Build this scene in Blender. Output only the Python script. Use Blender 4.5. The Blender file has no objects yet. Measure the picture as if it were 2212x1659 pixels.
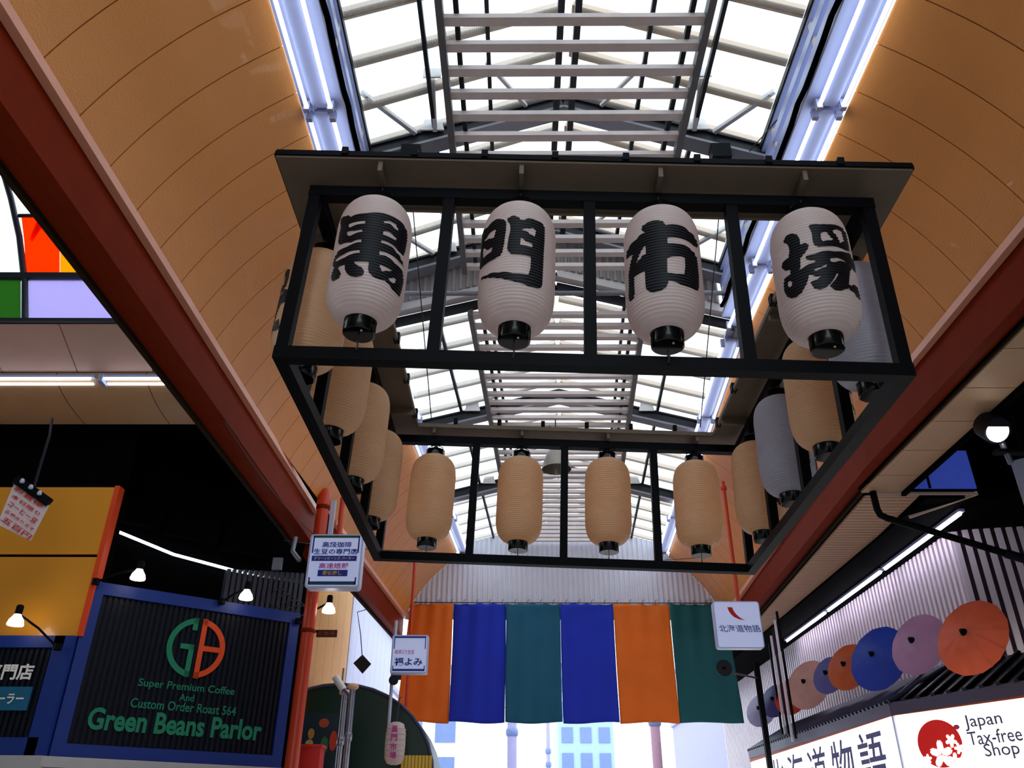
import bpy, bmesh, math, random, json
import numpy as np
from mathutils import Matrix, Vector
random.seed(7)
SC = bpy.context.scene
COL = SC.collection
CZ = 1.55            # camera height; all heights below are written relative to it

# ---------------------------------------------------------------- camera
F_PX, PIT, ROL, YAW = 1760.2, 0.5078, 0.0047, -0.0104
def _cam_axes():
    cp, sp = math.cos(PIT), math.sin(PIT)
    r = Vector((1, 0, 0)); u = Vector((0, -sp, cp)); f = Vector((0, cp, sp))
    Z = Matrix.Rotation(-YAW, 3, 'Z')
    r, u, f = Z @ r, Z @ u, Z @ f
    return r*math.cos(ROL)+u*math.sin(ROL), -r*math.sin(ROL)+u*math.cos(ROL), f
_r, _u, _f = _cam_axes()
cd = bpy.data.cameras.new('camera'); cam = bpy.data.objects.new('camera', cd); COL.objects.link(cam)
M3 = Matrix((_r, _u, -_f)).transposed()
cam.matrix_world = Matrix.Translation((0, 0, CZ)) @ M3.to_4x4()
cd.sensor_fit = 'HORIZONTAL'; cd.sensor_width = 36; cd.lens = F_PX/2212*36
cd.clip_start = .05; cd.clip_end = 400
SC.camera = cam

# ---------------------------------------------------------------- world (bright overcast sky) and view
w = bpy.data.worlds.new('sky'); SC.world = w; w.use_nodes = True
bg = w.node_tree.nodes['Background']
bg.inputs['Color'].default_value = (.80, .92, 1.0, 1); bg.inputs['Strength'].default_value = 1.75
vs = SC.view_settings
vs.view_transform = 'Standard'; vs.look = 'None'; vs.exposure = 0.65; vs.gamma = 1.0
vs.use_curve_mapping = False
cy = SC.cycles
cy.max_bounces = 6; cy.diffuse_bounces = 3; cy.glossy_bounces = 2; cy.transmission_bounces = 3; cy.transparent_max_bounces = 10; cy.caustics_reflective = False; cy.caustics_refractive = False

# ---------------------------------------------------------------- materials
def lin(c):
    return tuple((v/12.92 if v <= .04045 else ((v+.055)/1.055)**2.4) for v in [x/255 for x in c])
MATS = {}
def mat(name, rgb, rough=.55, metal=0., noise=.12, scale=6., bump=0., bscale=60., spec=.5, emit=0., ecol=None, trans=0., coat=0.):
    if name in MATS: return MATS[name]
    m = bpy.data.materials.new(name); m.use_nodes = True; MATS[name] = m
    nt = m.node_tree; N = nt.nodes; L = nt.links
    b = N['Principled BSDF']; out = N['Material Output']
    c = lin(rgb)
    tc = N.new('ShaderNodeTexCoord'); nz = N.new('ShaderNodeTexNoise'); nz.inputs['Scale'].default_value = scale; nz.inputs['Detail'].default_value = 4
    L.new(tc.outputs['Object'], nz.inputs['Vector'])
    mx = N.new('ShaderNodeMix'); mx.data_type = 'RGBA'
    mx.inputs[6].default_value = (*[v*(1-noise) for v in c], 1); mx.inputs[7].default_value = (*[min(1, v*(1+noise)) for v in c], 1)
    L.new(nz.outputs['Fac'], mx.inputs[0]); L.new(mx.outputs[2], b.inputs['Base Color'])
    b.inputs['Roughness'].default_value = rough; b.inputs['Metallic'].default_value = metal
    b.inputs['Specular IOR Level'].default_value = spec
    b.inputs['Coat Weight'].default_value = coat
    if bump:
        n2 = N.new('ShaderNodeTexNoise'); n2.inputs['Scale'].default_value = bscale; n2.inputs['Detail'].default_value = 3
        L.new(tc.outputs['Object'], n2.inputs['Vector'])
        bp = N.new('ShaderNodeBump'); bp.inputs['Strength'].default_value = bump; bp.inputs['Distance'].default_value = .02
        L.new(n2.outputs['Fac'], bp.inputs['Height']); L.new(bp.outputs['Normal'], b.inputs['Normal'])
    if emit:
        b.inputs['Emission Color'].default_value = (*lin(ecol or rgb), 1); b.inputs['Emission Strength'].default_value = emit
    if trans:
        t = N.new('ShaderNodeBsdfTranslucent'); L.new(mx.outputs[2], t.inputs['Color'])
        ms = N.new('ShaderNodeMixShader'); ms.inputs[0].default_value = trans
        L.new(b.outputs[0], ms.inputs[1]); L.new(t.outputs[0], ms.inputs[2]); L.new(ms.outputs[0], out.inputs['Surface'])
    return m
def glass(name, tint, fac, dif=(225, 230, 235), wave=0., wscale=30, axis='Y'):
    """clear or milky pane: transparent mixed with a diffuse/translucent film"""
    if name in MATS: return MATS[name]
    m = bpy.data.materials.new(name); m.use_nodes = True; MATS[name] = m
    nt = m.node_tree; N = nt.nodes; L = nt.links; N.remove(N['Principled BSDF']); out = N['Material Output']
    t = N.new('ShaderNodeBsdfTransparent'); t.inputs['Color'].default_value = (*lin(tint), 1)
    d = N.new('ShaderNodeBsdfTranslucent'); d.inputs['Color'].default_value = (*lin(dif), 1)
    g = N.new('ShaderNodeBsdfGlossy'); g.inputs['Roughness'].default_value = .15; g.inputs['Color'].default_value = (.8, .85, .9, 1)
    a = N.new('ShaderNodeMixShader'); a.inputs[0].default_value = .12
    L.new(d.outputs[0], a.inputs[1]); L.new(g.outputs[0], a.inputs[2])
    ms = N.new('ShaderNodeMixShader'); ms.inputs[0].default_value = fac
    L.new(t.outputs[0], ms.inputs[1]); L.new(a.outputs[0], ms.inputs[2]); L.new(ms.outputs[0], out.inputs['Surface'])
    if wave:
        tc = N.new('ShaderNodeTexCoord'); wv = N.new('ShaderNodeTexWave'); wv.bands_direction = axis
        wv.inputs['Scale'].default_value = wscale; wv.inputs['Distortion'].default_value = .6
        L.new(tc.outputs['Object'], wv.inputs['Vector'])
        mr = N.new('ShaderNodeMapRange'); mr.inputs['To Min'].default_value = max(0, fac-wave); mr.inputs['To Max'].default_value = min(1, fac+wave)
        L.new(wv.outputs['Fac'], mr.inputs['Value']); L.new(mr.outputs['Result'], ms.inputs[0])
    return m

# ---------------------------------------------------------------- mesh helpers
ZUP = Vector((0, 0, 1))
INV = {}
def meta(o, label=None, cat=None, group=None, kind=None):
    if label: o['label'] = label
    if cat: o['category'] = cat
    if group: o['group'] = group
    if kind: o['kind'] = kind
    return o
def thing(name, label, cat, loc=(0, 0, 0), group=None, kind=None, matrix=None):
    o = bpy.data.objects.new(name, None); COL.objects.link(o); o.empty_display_size = .2
    mw = matrix if matrix is not None else Matrix.Translation((loc[0], loc[1], loc[2]+CZ))
    o.matrix_world = mw; INV[o.name] = mw.inverted()
    return meta(o, label, cat, group, kind)
def struct(name, label, cat, loc=(0, 0, 0)):
    return thing(name, label, cat, loc, kind='structure')
class MB:
    def __init__(s): s.v = []; s.f = []; s.sm = []
    def add(s, vs, fs, smooth=False):
        n = len(s.v); s.v += [tuple(v) for v in vs]; s.f += [tuple(i+n for i in f) for f in fs]; s.sm += [smooth]*len(fs); return s
    def box(s, x0, x1, y0, y1, z0, z1):
        return s.add([(x, y, z) for z in (z0, z1) for y in (y0, y1) for x in (x0, x1)],
                     [(0, 2, 3, 1), (4, 5, 7, 6), (0, 1, 5, 4), (2, 6, 7, 3), (0, 4, 6, 2), (1, 3, 7, 5)])
    def bar(s, p, q, w, h, up=(0, 0, 1)):
        p, q = Vector(p), Vector(q); d = (q-p).normalized(); up = Vector(up)
        if abs(d.dot(up)) > .99: up = Vector((0, 1, 0))
        a = d.cross(up).normalized(); b = a.cross(d)
        vs = [c+a*sx*w/2+b*sz*h/2 for c in (p, q) for sx, sz in ((-1, -1), (1, -1), (1, 1), (-1, 1))]
        return s.add(vs, [(0, 1, 2, 3), (7, 6, 5, 4), (0, 4, 5, 1), (1, 5, 6, 2), (2, 6, 7, 3), (3, 7, 4, 0)])
    def tube(s, pts, r, n=8, caps=True):
        pts = [Vector(p) for p in pts]; vs = []; fs = []; a = None
        for i, p in enumerate(pts):
            d = ((pts[min(i+1, len(pts)-1)]-p).normalized()+(p-pts[max(i-1, 0)]).normalized())
            d = d.normalized() if d.length > 1e-6 else Vector((0, 0, 1))
            if a is None:
                a = d.cross(ZUP if abs(d.z) < .9 else Vector((0, 1, 0))).normalized()
            else: a = (a-d*a.dot(d)).normalized()
            b = d.cross(a); rr = r[i] if isinstance(r, (list, tuple)) else r
            vs += [p+a*rr*math.cos(2*math.pi*k/n)+b*rr*math.sin(2*math.pi*k/n) for k in range(n)]
        for i in range(len(pts)-1):
            for k in range(n): fs.append((i*n+k, i*n+(k+1) % n, (i+1)*n+(k+1) % n, (i+1)*n+k))
        s.add(vs, fs, True)
        if caps:
            m = len(vs); s.add(vs[:n], [tuple(range(n))[::-1]]); s.add(vs[m-n:], [tuple(range(n))])
        return s
    def lathe(s, prof, n=32, c=(0, 0, 0), smooth=True, cap0=True, cap1=True):
        vs = []; fs = []
        for r, z in prof: vs += [(c[0]+r*math.cos(2*math.pi*k/n), c[1]+r*math.sin(2*math.pi*k/n), c[2]+z) for k in range(n)]
        for i in range(len(prof)-1):
            for k in range(n): fs.append((i*n+k, i*n+(k+1) % n, (i+1)*n+(k+1) % n, (i+1)*n+k))
        s.add(vs, fs, smooth)
        if cap0: s.add(vs[:n], [tuple(range(n))[::-1]])
        if cap1: s.add(vs[-n:], [tuple(range(n))])
        return s
    def prism(s, poly, o, ax, ay, depth):
        """polygon in plane (o, ax, ay), extruded by depth along ax x ay"""
        o, ax, ay = Vector(o), Vector(ax).normalized(), Vector(ay).normalized(); nz = ax.cross(ay); n = len(poly)
        vs = [o+ax*x+ay*y for x, y in poly]+[o+ax*x+ay*y+nz*depth for x, y in poly]
        fs = [tuple(range(n))[::-1], tuple(range(n, 2*n))]+[(i, (i+1) % n, n+(i+1) % n, n+i) for i in range(n)]
        return s.add(vs, fs)
    def mesh(s, name, inv=None, dz=CZ):
        me = bpy.data.meshes.new(name)
        vs = [(x, y, z+dz) for x, y, z in s.v]
        if inv is not None: vs = [tuple(inv @ Vector(v)) for v in vs]
        me.from_pydata(vs, [], s.f); me.polygons.foreach_set('use_smooth', s.sm); me.update()
        bm = bmesh.new(); bm.from_mesh(me); bmesh.ops.recalc_face_normals(bm, faces=bm.faces); bm.to_mesh(me); bm.free()
        return me
    def build(s, name, m, parent=None, local=False, **kw):
        """vertices in world (x, y, height) unless local: then already in the parent's own frame"""
        inv = None; dz = CZ
        if parent is not None:
            if local: dz = 0
            else: inv = INV[parent.name]
        me = s.mesh(name, inv, dz); me.materials.append(m)
        o = bpy.data.objects.new(name, me); COL.objects.link(o)
        if parent is not None: o.parent = parent; INV[o.name] = INV[parent.name]
        return meta(o, **kw) if kw else o
def link_mesh(name, me, parent=None, loc=(0, 0, 0), rot=None):
    o = bpy.data.objects.new(name, me); COL.objects.link(o)
    if parent is not None: o.parent = parent; INV[o.name] = INV[parent.name]
    o.location = loc
    if rot: o.rotation_euler = rot
    return o
def text(body, name, m, parent, o, ax, ay, width=None, height=None, bold=0., depth=.004, center=True, slant=0.):
    """lettering lying on the plane (o, ax, ay): o = middle (or left middle) of the line, in world x, y, height"""
    c = bpy.data.curves.new('lettering', 'FONT'); c.body = body; c.size = 1; c.offset = bold; c.extrude = 0; c.resolution_u = 3; c.shear = slant
    t = bpy.data.objects.new('lettering', c); COL.objects.link(t)
    bpy.context.view_layer.update()
    dg = bpy.context.evaluated_depsgraph_get(); src = t.evaluated_get(dg).to_mesh()
    co = np.empty(len(src.vertices)*3); src.vertices.foreach_get('co', co); co = co.reshape(-1, 3)
    fs = [tuple(p.vertices) for p in src.polygons]
    bpy.data.objects.remove(t); bpy.data.curves.remove(c)
    if len(co) == 0: return None
    x0, x1, y0, y1 = co[:, 0].min(), co[:, 0].max(), co[:, 1].min(), co[:, 1].max()
    sx = width/(x1-x0) if width else None; sy = height/(y1-y0) if height else None
    sx = sx or sy; sy = sy or sx
    ax, ay = Vector(ax).normalized(), Vector(ay).normalized(); nz = ax.cross(ay); o = Vector(o)
    xc = (x0+x1)/2 if center else x0
    mb = MB(); mb.add([o+ax*((p[0]-xc)*sx)+ay*((p[1]-(y0+y1)/2)*sy)+nz*depth for p in co], fs)
    return mb.build(name, m, parent)
def add_to(o, *parts): pass
CX = .53; KY = 9.6; SH = .054
def cx(y): return CX+(SH*(y-KY) if y > KY else 0)

# ================================================================ MATERIALS IN USE
M_VAULT = mat('vault_panel', (230, 152, 82), rough=.32, noise=.10, scale=1.6, bump=.18, bscale=60, spec=.6, coat=.25)
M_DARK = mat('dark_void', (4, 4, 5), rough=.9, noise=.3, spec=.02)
M_BACK = mat('dark_seam', (44, 30, 18), rough=.8, spec=.1)
M_TRIM = mat('trim_strip', (236, 164, 134), rough=.35, noise=.08)
M_RED = mat('red_paint', (122, 36, 6), rough=.55, noise=.18, scale=3, spec=.05)
M_REDD = M_RED
M_PIPER = mat('red_pipe_paint', (205, 62, 28), rough=.35, noise=.15)
M_STEEL = mat('painted_steel', (120, 118, 128), rough=.45, noise=.15)
M_PALE = mat('pale_steel', (205, 196, 196), rough=.5, noise=.1)
M_RIB = mat('beige_rib', (214, 176, 140), rough=.6, noise=.1)
M_BAR = mat('dark_bar', (34, 33, 38), rough=.5, noise=.2, spec=.2)
M_SLAT = mat('slat_paint', (214, 200, 198), rough=.6, noise=.16, scale=5)
M_RAIL = mat('rail_paint', (92, 88, 90), rough=.5, noise=.2)
M_FRAME = mat('black_frame', (9, 10, 14), rough=.5, noise=.25, scale=4, spec=.06)
M_CANOPY = mat('canopy_board', (108, 92, 76), rough=.7, noise=.2, scale=3)
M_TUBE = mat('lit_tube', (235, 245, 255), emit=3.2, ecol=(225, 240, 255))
M_SLATGLOW = mat('slat_glow', (240, 240, 255), emit=9., ecol=(245, 238, 255))  # glow for the added strips that brighten the right slats
M_HOUSE = mat('light_housing', (176, 182, 222), rough=.4, noise=.06)
M_CORR = mat('corrugated_white', (214, 212, 226), rough=.45, noise=.08, scale=3)
M_CORRG = mat('corrugated_grey', (150, 140, 138), rough=.6, noise=.15)
M_PANE = glass('roof_pane', (250, 252, 252), .2, wave=.07, wscale=14, axis='X')
M_PANE2 = glass('roof_pane_clear', (250, 252, 252), .12)
M_FLOOR = mat('paving', (196, 190, 184), rough=.7, noise=.2, scale=2, bump=.2)

# ================================================================ THE ARCADE
floor = MB().box(-30, 30, -12, 90, -1.75, -1.55).build('floor', M_FLOOR, label='grey paved street floor of the arcade', cat='floor', kind='structure')

def bez(t):
    P0, P1, P2 = (3.86, 4.68), (3.46, 5.58), (2.64, 6.17)
    return tuple((1-t)**2*a+2*t*(1-t)*b+t*t*c for a, b, c in zip(P0, P1, P2))
PROF = [bez(i/12) for i in range(13)]
def vault_panel_mesh(side, length, shear, gap=.012, th=.02):
    n = len(PROF); mb = MB(); y0, y1 = gap/2, length-gap/2
    row = lambda y, k: [(side*(hx+k)+shear*y, y, hz+k*.6) for hx, hz in PROF]
    st = [(i, i+1, n+i+1, n+i) for i in range(n-1)]
    mb.add(row(y0, 0)+row(y1, 0), st, True)            # face; own vertices keep its shading even
    mb.add(row(y0, th)+row(y1, th), st, True)
    for y in (y0, y1): mb.add(row(y, 0)+row(y, th), st, False)
    me = mb.mesh('panel', None, 0)
    me.materials.append(M_VAULT); return me
def vault(side, y0, y1, name, label, shear, back_from):
    root = struct(name, label, 'ceiling', (0, 0, 0))
    n = round((y1-y0)/.53); L = (y1-y0)/n; me = vault_panel_mesh(side, L, shear)
    for i in range(n):
        y = y0+i*L
        link_mesh('panel', me, root, (cx(y), y, 0))
    mb = MB(); vs = []
    for y in (back_from, y1):
        for hx, hz in PROF: vs.append((cx(y)+side*(hx+.035), y, hz+.02))
    k = len(PROF); mb.add(vs, [(i, i+1, k+i+1, k+i) for i in range(k-1)], True)
    mb.build('backing', M_BACK, root)
    return root
vault(-1, 1.2, KY, 'ceiling', 'tan curved panel vault on the left, near half of the arcade', 0, -40)
vault(1, 1.2, KY, 'ceiling', 'tan curved panel vault on the right, near half of the arcade', 0, -40)
vault(-1, KY, 20., 'ceiling', 'tan curved panel vault on the left, far half behind the lantern frame', SH, KY)
vault(1, KY, 20., 'ceiling', 'tan curved panel vault on the right, far half behind the lantern frame', SH, KY)

# pale trim along the vault's foot
tn = 0
def trim(side, y0, y1, label, sheared=True):
    global tn; tn += 1
    a = cx(y0) if sheared else CX; b = cx(y1) if sheared else CX
    mb = MB(); mb.bar((a+side*3.87, y0, 4.665), (b+side*3.87, y1, 4.665), .09, .085)
    mb.build('trim_%d' % tn, M_TRIM, label=label, cat='trim', kind='structure')
trim(-1, -40, 12.75, 'pale strip along foot of the near left vault', False)
trim(1, -40, KY, 'pale strip along foot of the near right vault')
trim(-1, 13.2, 20, 'pale strip along foot of the far left vault')
trim(1, KY, 20, 'pale strip along foot of the far right vault')

def beam(side, y0, y1, label, outer, sheared=True):
    a = cx(y0) if sheared else CX; b = cx(y1) if sheared else CX
    r = struct('steel_beam', label, 'beam', (a+side*4, y0, 4))
    def seg(name, h0, h1, z0, z1, m):
        vs = [(c+side*h, y, z) for c, y in ((a, y0), (b, y1)) for h in (h0, h1) for z in (z0, z1)]
        MB().add(vs, [(0, 1, 3, 2), (4, 6, 7, 5), (0, 4, 5, 1), (2, 3, 7, 6), (0, 2, 6, 4), (1, 5, 7, 3)]).build(name, m, r)
    seg('web', 3.90, 3.95, 4.2, 4.63, M_RED)
    seg('flange', 3.87, 3.99, 4.13, 4.2, M_RED)
    seg('soffit_plate', 3.99, outer, 4.17, 4.21, M_REDD)
    seg('outer_lip', outer, outer+.05, 4.12, 4.25, M_BACK)
    seg('outer_web', outer+.0, outer+.03, 4.25, 5.0, M_DARK)
beam(-1, -40, 12.8, 'long red steel beam above the coffee shop corner on the left', 4.19, False)
beam(1, -40, KY, 'red steel beam at right, nearest stretch above the black drainpipe', 4.07)
beam(1, KY, 20, 'red steel beam at right running back to the striped curtain', 4.07)
beam(-1, 13.3, 20, 'short red steel beam at left, behind the white coffee sign', 4.07)

# ---- glazed roof
wn = 0
def roof_slope(side, y0, y1, eave, h0, k, cols, step, label, ribstep, pane):
    global wn; wn += 1
    r = struct('window_%d' % wn, label, 'skylight', (cx(y0), y0, h0))
    H = lambda hx: h0+k*(eave-hx)
    n = round((y1-y0)/step); L = (y1-y0)/n
    for i in range(n):
        ya, yb = y0+i*L+.015, y0+(i+1)*L-.015
        for c in range(len(cols)-1):
            a, b = cols[c]-.015, cols[c+1]+.015
            P = [(cx(y)+side*h, y, H(h)) for h, y in ((a, ya), (b, ya), (b, yb), (a, yb))]
            mb = MB(); mb.add(P+[(x, y, z+.02) for x, y, z in P], [(0, 1, 2, 3), (7, 6, 5, 4), (0, 4, 5, 1), (1, 5, 6, 2), (2, 6, 7, 3), (3, 7, 4, 0)])
            mb.build('pane', pane, r)
    for c in cols[:-1]:
        MB().bar((cx(y0)+side*c, y0, H(c)-.03), (cx(y1)+side*c, y1, H(c)-.03), .045, .07).build('glazing_bar', M_BAR, r)
    m = round((y1-y0)/ribstep)
    for i in range(m+1):
        y = y0+i*(y1-y0)/m
        MB().bar((cx(y)+side*cols[0], y, H(cols[0])+.07), (cx(y)+side*cols[-1], y, H(cols[-1])+.07), .1, .07).build('roof_rib', M_RIB, r)
    return r
NE, NH, NK = 2.28, 7.04, .40
roof_slope(-1, 1.2, 9.3, NE, NH, NK, [2.28, 1.53, .87, .06], 1.08, 'left glazed roof slope above the near half', .57, M_PANE)
roof_slope(1, 1.2, 9.3, NE, NH, NK, [2.28, 1.53, .87, .06], 1.08, 'right glazed roof slope above the near half', .57, M_PANE2)
FE, FH, FK = 2.5, 6.5, .27
roof_slope(-1, 9.65, 20, FE, FH, FK, [2.5, 1.75, 1.0, .04], 1.3, 'left glazed roof slope above the far half', .65, M_PANE)
roof_slope(1, 9.65, 20, FE, FH, FK, [2.5, 1.75, 1.0, .04], 1.3, 'right glazed roof slope above the far half', .65, M_PANE2)

# ---- clerestory side strips between lights and eaves (near half, and lower far half)
def clerestory(side, y0, y1, hx, z0, z1, label, rails):
    global wn; wn += 1
    r = struct('window_%d' % wn, label, 'window', (cx(y0)+side*hx, y0, z0))
    n = max(1, round((y1-y0)/1.35)); L = (y1-y0)/n
    for i in range(n):
        ya, yb = y0+i*L+.02, y0+(i+1)*L-.02
        P = [(cx(ya)+side*(hx+.03), ya, z0), (cx(yb)+side*(hx+.03), yb, z0), (cx(yb)+side*(hx+.03), yb, z1), (cx(ya)+side*(hx+.03), ya, z1)]
        MB().add(P+[(x+side*.015, y, z) for x, y, z in P], [(0, 1, 2, 3), (7, 6, 5, 4), (0, 4, 5, 1), (1, 5, 6, 2), (2, 6, 7, 3), (3, 7, 4, 0)]).build('pane', M_PANE2, r)
    for j in range(rails):
        z = z0+.03+(z1-z0-.06)*j/(rails-1)
        MB().bar((cx(y0)+side*hx, y0, z), (cx(y1)+side*hx, y1, z), .05, .10).build('rail', M_HOUSE, r)
    for i in range(n+1):
        y = y0+i*L
        MB().bar((cx(y)+side*(hx+.01), y, z0), (cx(y)+side*(hx+.01), y, z1), .05, .05).build('mullion', M_PALE, r)
clerestory(-1, 1.2, 9.3, 2.30, 6.32, 7.02, 'left upright clerestory strip beside the near skylight', 4)
clerestory(1, 1.2, 9.3, 2.30, 6.32, 7.02, 'right upright clerestory strip beside the near skylight', 4)
for side, nm in ((-1, 'left'), (1, 'right')):
    MB().bar((cx(9.65)+side*2.55, 9.65, 6.37), (cx(20)+side*2.55, 20, 6.37), .1, .26).build('trim_%d' % (5+(side > 0)), M_STEEL, label='grey gutter board under the far %s skylight' % nm, cat='trim', kind='structure')
    # cable bundle lying along the sill
    pts = [(CX+side*2.24, y/4, 6.36+.018*math.sin(y*1.7)+.012*math.sin(y*3.1)) for y in range(5, 38)]
    MB().tube(pts, .03, 6).build('cable_bundle', M_DARK, label='dark cable bundle lying along the %s skylight sill' % nm, cat='cable')
for side, nm in ((-1, 'left'), (1, 'right')):
    MB().bar((CX+side*2.47, -40, 6.31), (CX+side*2.47, 9.4, 6.31),   .42, .04).build('ceiling', M_HOUSE, label='pale ledge carrying the %s row of near tube lights' % nm, cat='ledge', kind='structure')
    MB().bar((cx(9.6)+side*2.55, 9.6, 6.30), (cx(20)+side*2.55, 20, 6.30), .3, .03).build('ceiling', M_HOUSE, label='pale ledge carrying the %s row of far tube lights' % nm, cat='ledge', kind='structure')

# ---- twin tube lights
def tube_light(side, y0, y1, label, hw0=2.36, hw1=2.59):
    r = thing('tube_light', label, 'light', (cx(y0)+side*2.47, y0, 6.2), group='twin tube lights along the vaults')
    sx = lambda h, y: cx(y)+side*h
    MB().bar((sx(2.475, y0), y0, 6.235), (sx(2.475, y1), y1, 6.235), .15, .05).build('housing', M_HOUSE, r)
    for h in (hw0, hw1):
        MB().tube([(sx(h, y0+.05), y0+.05, 6.17), (sx(h, y1-.05), y1-.05, 6.17)], .02, 10).build('tube', M_TUBE, r)
        for y in (y0+.03, y1-.03):
            MB().box(sx(h, y)-.028, sx(h, y)+.028, y-.025, y+.025, 6.135, 6.25).build('end_cap', M_HOUSE, r)
ORD = ['nearest', 'second nearest', 'third', 'fourth', 'fifth', 'sixth', 'farthest']
YS = [(3.2, 5.62), (5.68, 8.1), (8.16, 9.5), (9.9, 12.3), (12.36, 14.76), (14.82, 17.22), (17.28, 19.75)]
for side, nm in ((-1, 'left'), (1, 'right')):
    for (a, b), o in zip(YS, ORD):
        tube_light(side, a, b, 'lit twin tube light, %s of the %s row' % (o, nm))

# ---- slatted ladder ceilings
def ladder(y0, y1, hw, h, label, n):
    r = struct('ceiling', label, 'slat ceiling', (cx(y0), y0, h))
    me = MB().box(-hw, hw, -.05, .05, 0, .06).mesh('slat', None, 0); me.materials.append(M_SLAT)
    step = (y1-y0)/n; 
    for i in range(n+1):
        y = y0+i*step; link_mesh('slat', me, r, (cx(y)-cx(y0), y-y0, 0))
    for s in (-1, 1):
        MB().bar((cx(y0)+s*(hw+.035), y0-.1, h+.03), (cx(y1)+s*(hw+.035), y1+.1, h+.03), .07, .13).build('rail', M_RAIL, r)
        MB().bar((cx(y0)+s*(hw-.12), y0-.1, h+.1), (cx(y1)+s*(hw-.12), y1+.1, h+.1), .05, .07).build('inner_rail', M_BAR, r)
    return r
ladder(1.88, 9.1, 1.26, 6.9, 'ladder of pale slats hanging under the near skylight', 24)
ladder(9.7, 19.8, 1.2, 6.5, 'long ladder of pale slats hanging under the far skylight', 34)
for s, nm in ((-1, 'left'), (1, 'right')):
    MB().bar((CX+s*.09, 1, 7.62), (CX+s*.09, 9.3, 7.62), .07, .14).build('ridge_beam', M_BAR, label='dark ridge beam above the near slats, %s of the pair' % nm, cat='beam', kind='structure')

# ---- trusses
def truss(y, eave, h0, h1, label, struts=True):
    r = struct('roof_truss', label, 'truss', (cx(y), y, h0))
    for s in (-1, 1):
        e = (cx(y)+s*eave, y, h0); a = (cx(y), y, h1)
        MB().bar(e, a, .10, .17).build('rafter', M_BAR, r)
        MB().bar((e[0], y, h0-.1), (a[0], y, h1-.1), .2, .035).build('lower_flange', M_STEEL, r)
        MB().bar((e[0], y, h0+.1), (a[0], y, h1+.1), .16, .03).build('upper_flange', M_BAR, r)
        MB().prism([(-.14, -.07), (.14, -.07), (.10, .1), (-.1, .1)], (cx(y)+s*1.55, y-.09, h0+(eave-1.55)*(h1-h0)/eave+.12), (1, 0, 0), (0, 0, 1), .02).build('gusset', M_PALE, r)
        if struts:
            H = lambda hx: h0+(eave-hx)*(h1-h0)/eave
            MB().bar((cx(y)+s*2.26, y-.75, H(2.26)+.2), (cx(y)+s*1.75, y-.08, H(1.75)+.1), .05, .05).build('strut', M_PALE, r)
            MB().bar((cx(y)+s*1.5, y-.7, H(1.5)+.2), (cx(y)+s*1.52, y-.08, H(1.52)+.05), .05, .05).build('strut', M_PALE, r)
            MB().bar((cx(y)+s*.9, y-.75, H(.9)+.2), (cx(y)+s*.45, y-.08, H(.45)+.08), .04, .04).build('strut', M_PALE, r)
            MB().prism([(-.1, -.07), (.1, -.07), (.1, .07), (-.1, .07)], (cx(y)+s*1.5, y-.75, H(1.5)+.22), (1, 0, 0), (0, 0, 1), .02).build('gusset', M_PALE, r)
truss(7.0, 2.55, 6.84, 7.75, 'dark roof truss crossing above the front of the lantern frame')
truss(9.25, 2.5, 6.86, 7.72, 'pale roof truss at the step between the two skylights', True)
for y, o in ((13.0, 'middle'), (16.4, 'rear')):
    truss(y, 2.55, 6.32, 6.98, '%s dark rafter pair under the far skylight' % o, False)
MB().tube([(CX-2.4, 9.02, 6.42), (CX+2.7, 9.02, 6.42)], .035, 10).build('tie_pipe', M_STEEL, label='grey horizontal tie pipe across the skylight behind the lettered lanterns', cat='pipe')

# ---- corrugated sheets
def corr(fn_top, fn_bot, x0, x1, y, pitch, amp, m, name, label, cat, n=4):
    mb = MB(); k = int((x1-x0)/pitch*n); vs = []
    for i in range(k+1):
        x = x0+(x1-x0)*i/k; ph = (i % n)
        yy = y+amp*(0 if ph in (0, 1) else 1)
        vs += [(x, yy, fn_bot(x)), (x, yy, fn_top(x))]
    fs = [(2*i, 2*i+2, 2*i+3, 2*i+1) for i in range(k)]
    mb.add(vs, fs); vs2 = [(x, yy+.02, z) for x, yy, z in vs]; mb.add(vs2, [f[::-1] for f in fs])
    return mb.build(name, m, label=label, cat=cat, kind='structure')
near_top = lambda x: NH+NK*(NE-abs(x-CX))
far_top = lambda x: FH+FK*(FE-abs(x-CX))
corr(near_top, lambda x: far_top(x)-.02, CX-NE, CX+NE, 9.42, .1, .03, M_CORRG, 'wall_gable', 'grey corrugated gable between near and far skylights', 'wall')
for s, nm in ((-1, 'left'), (1, 'right')):
    MB().bar((CX+s*2.5, 9.52, 6.42), (CX, 9.52, 7.1), .14, .13).build('trim_%d' % (7+(s > 0)), M_PALE, label='pale sloping edge beam of the far skylight, %s half' % nm, cat='trim', kind='structure')
    MB().bar((CX+s*2.5, 9.62, 6.28), (CX, 9.62, 6.96), .06, .13).build('trim_%d' % (9+(s > 0)), M_BAR, label='dark sloping rafter under the far skylight edge, %s half' % nm, cat='trim', kind='structure')
CE = cx(20)
def end_top(x):
    a = abs(x-CE)
    if a <= 2.5: return FH+FK*(FE-a)
    if a <= 2.64: return 6.3
    for (h1, z1), (h2, z2) in zip(PROF[:-1], PROF[1:]):
        if h2 <= a <= h1: return z2+(z1-z2)*(a-h2)/(h1-h2)
    return 4.68
corr(end_top, lambda x: 4.6, CE-3.86, CE+3.86, 19.965, .125, .035, M_CORR, 'wall_end', 'white corrugated arch-topped end wall above the striped curtain', 'wall')
for dx, z0, z1 in ((-1.75, 5.5, 6.1), (-.05, 5.15, 6.6), (1.0, 5.5, 6.3)):
    pass

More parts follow.
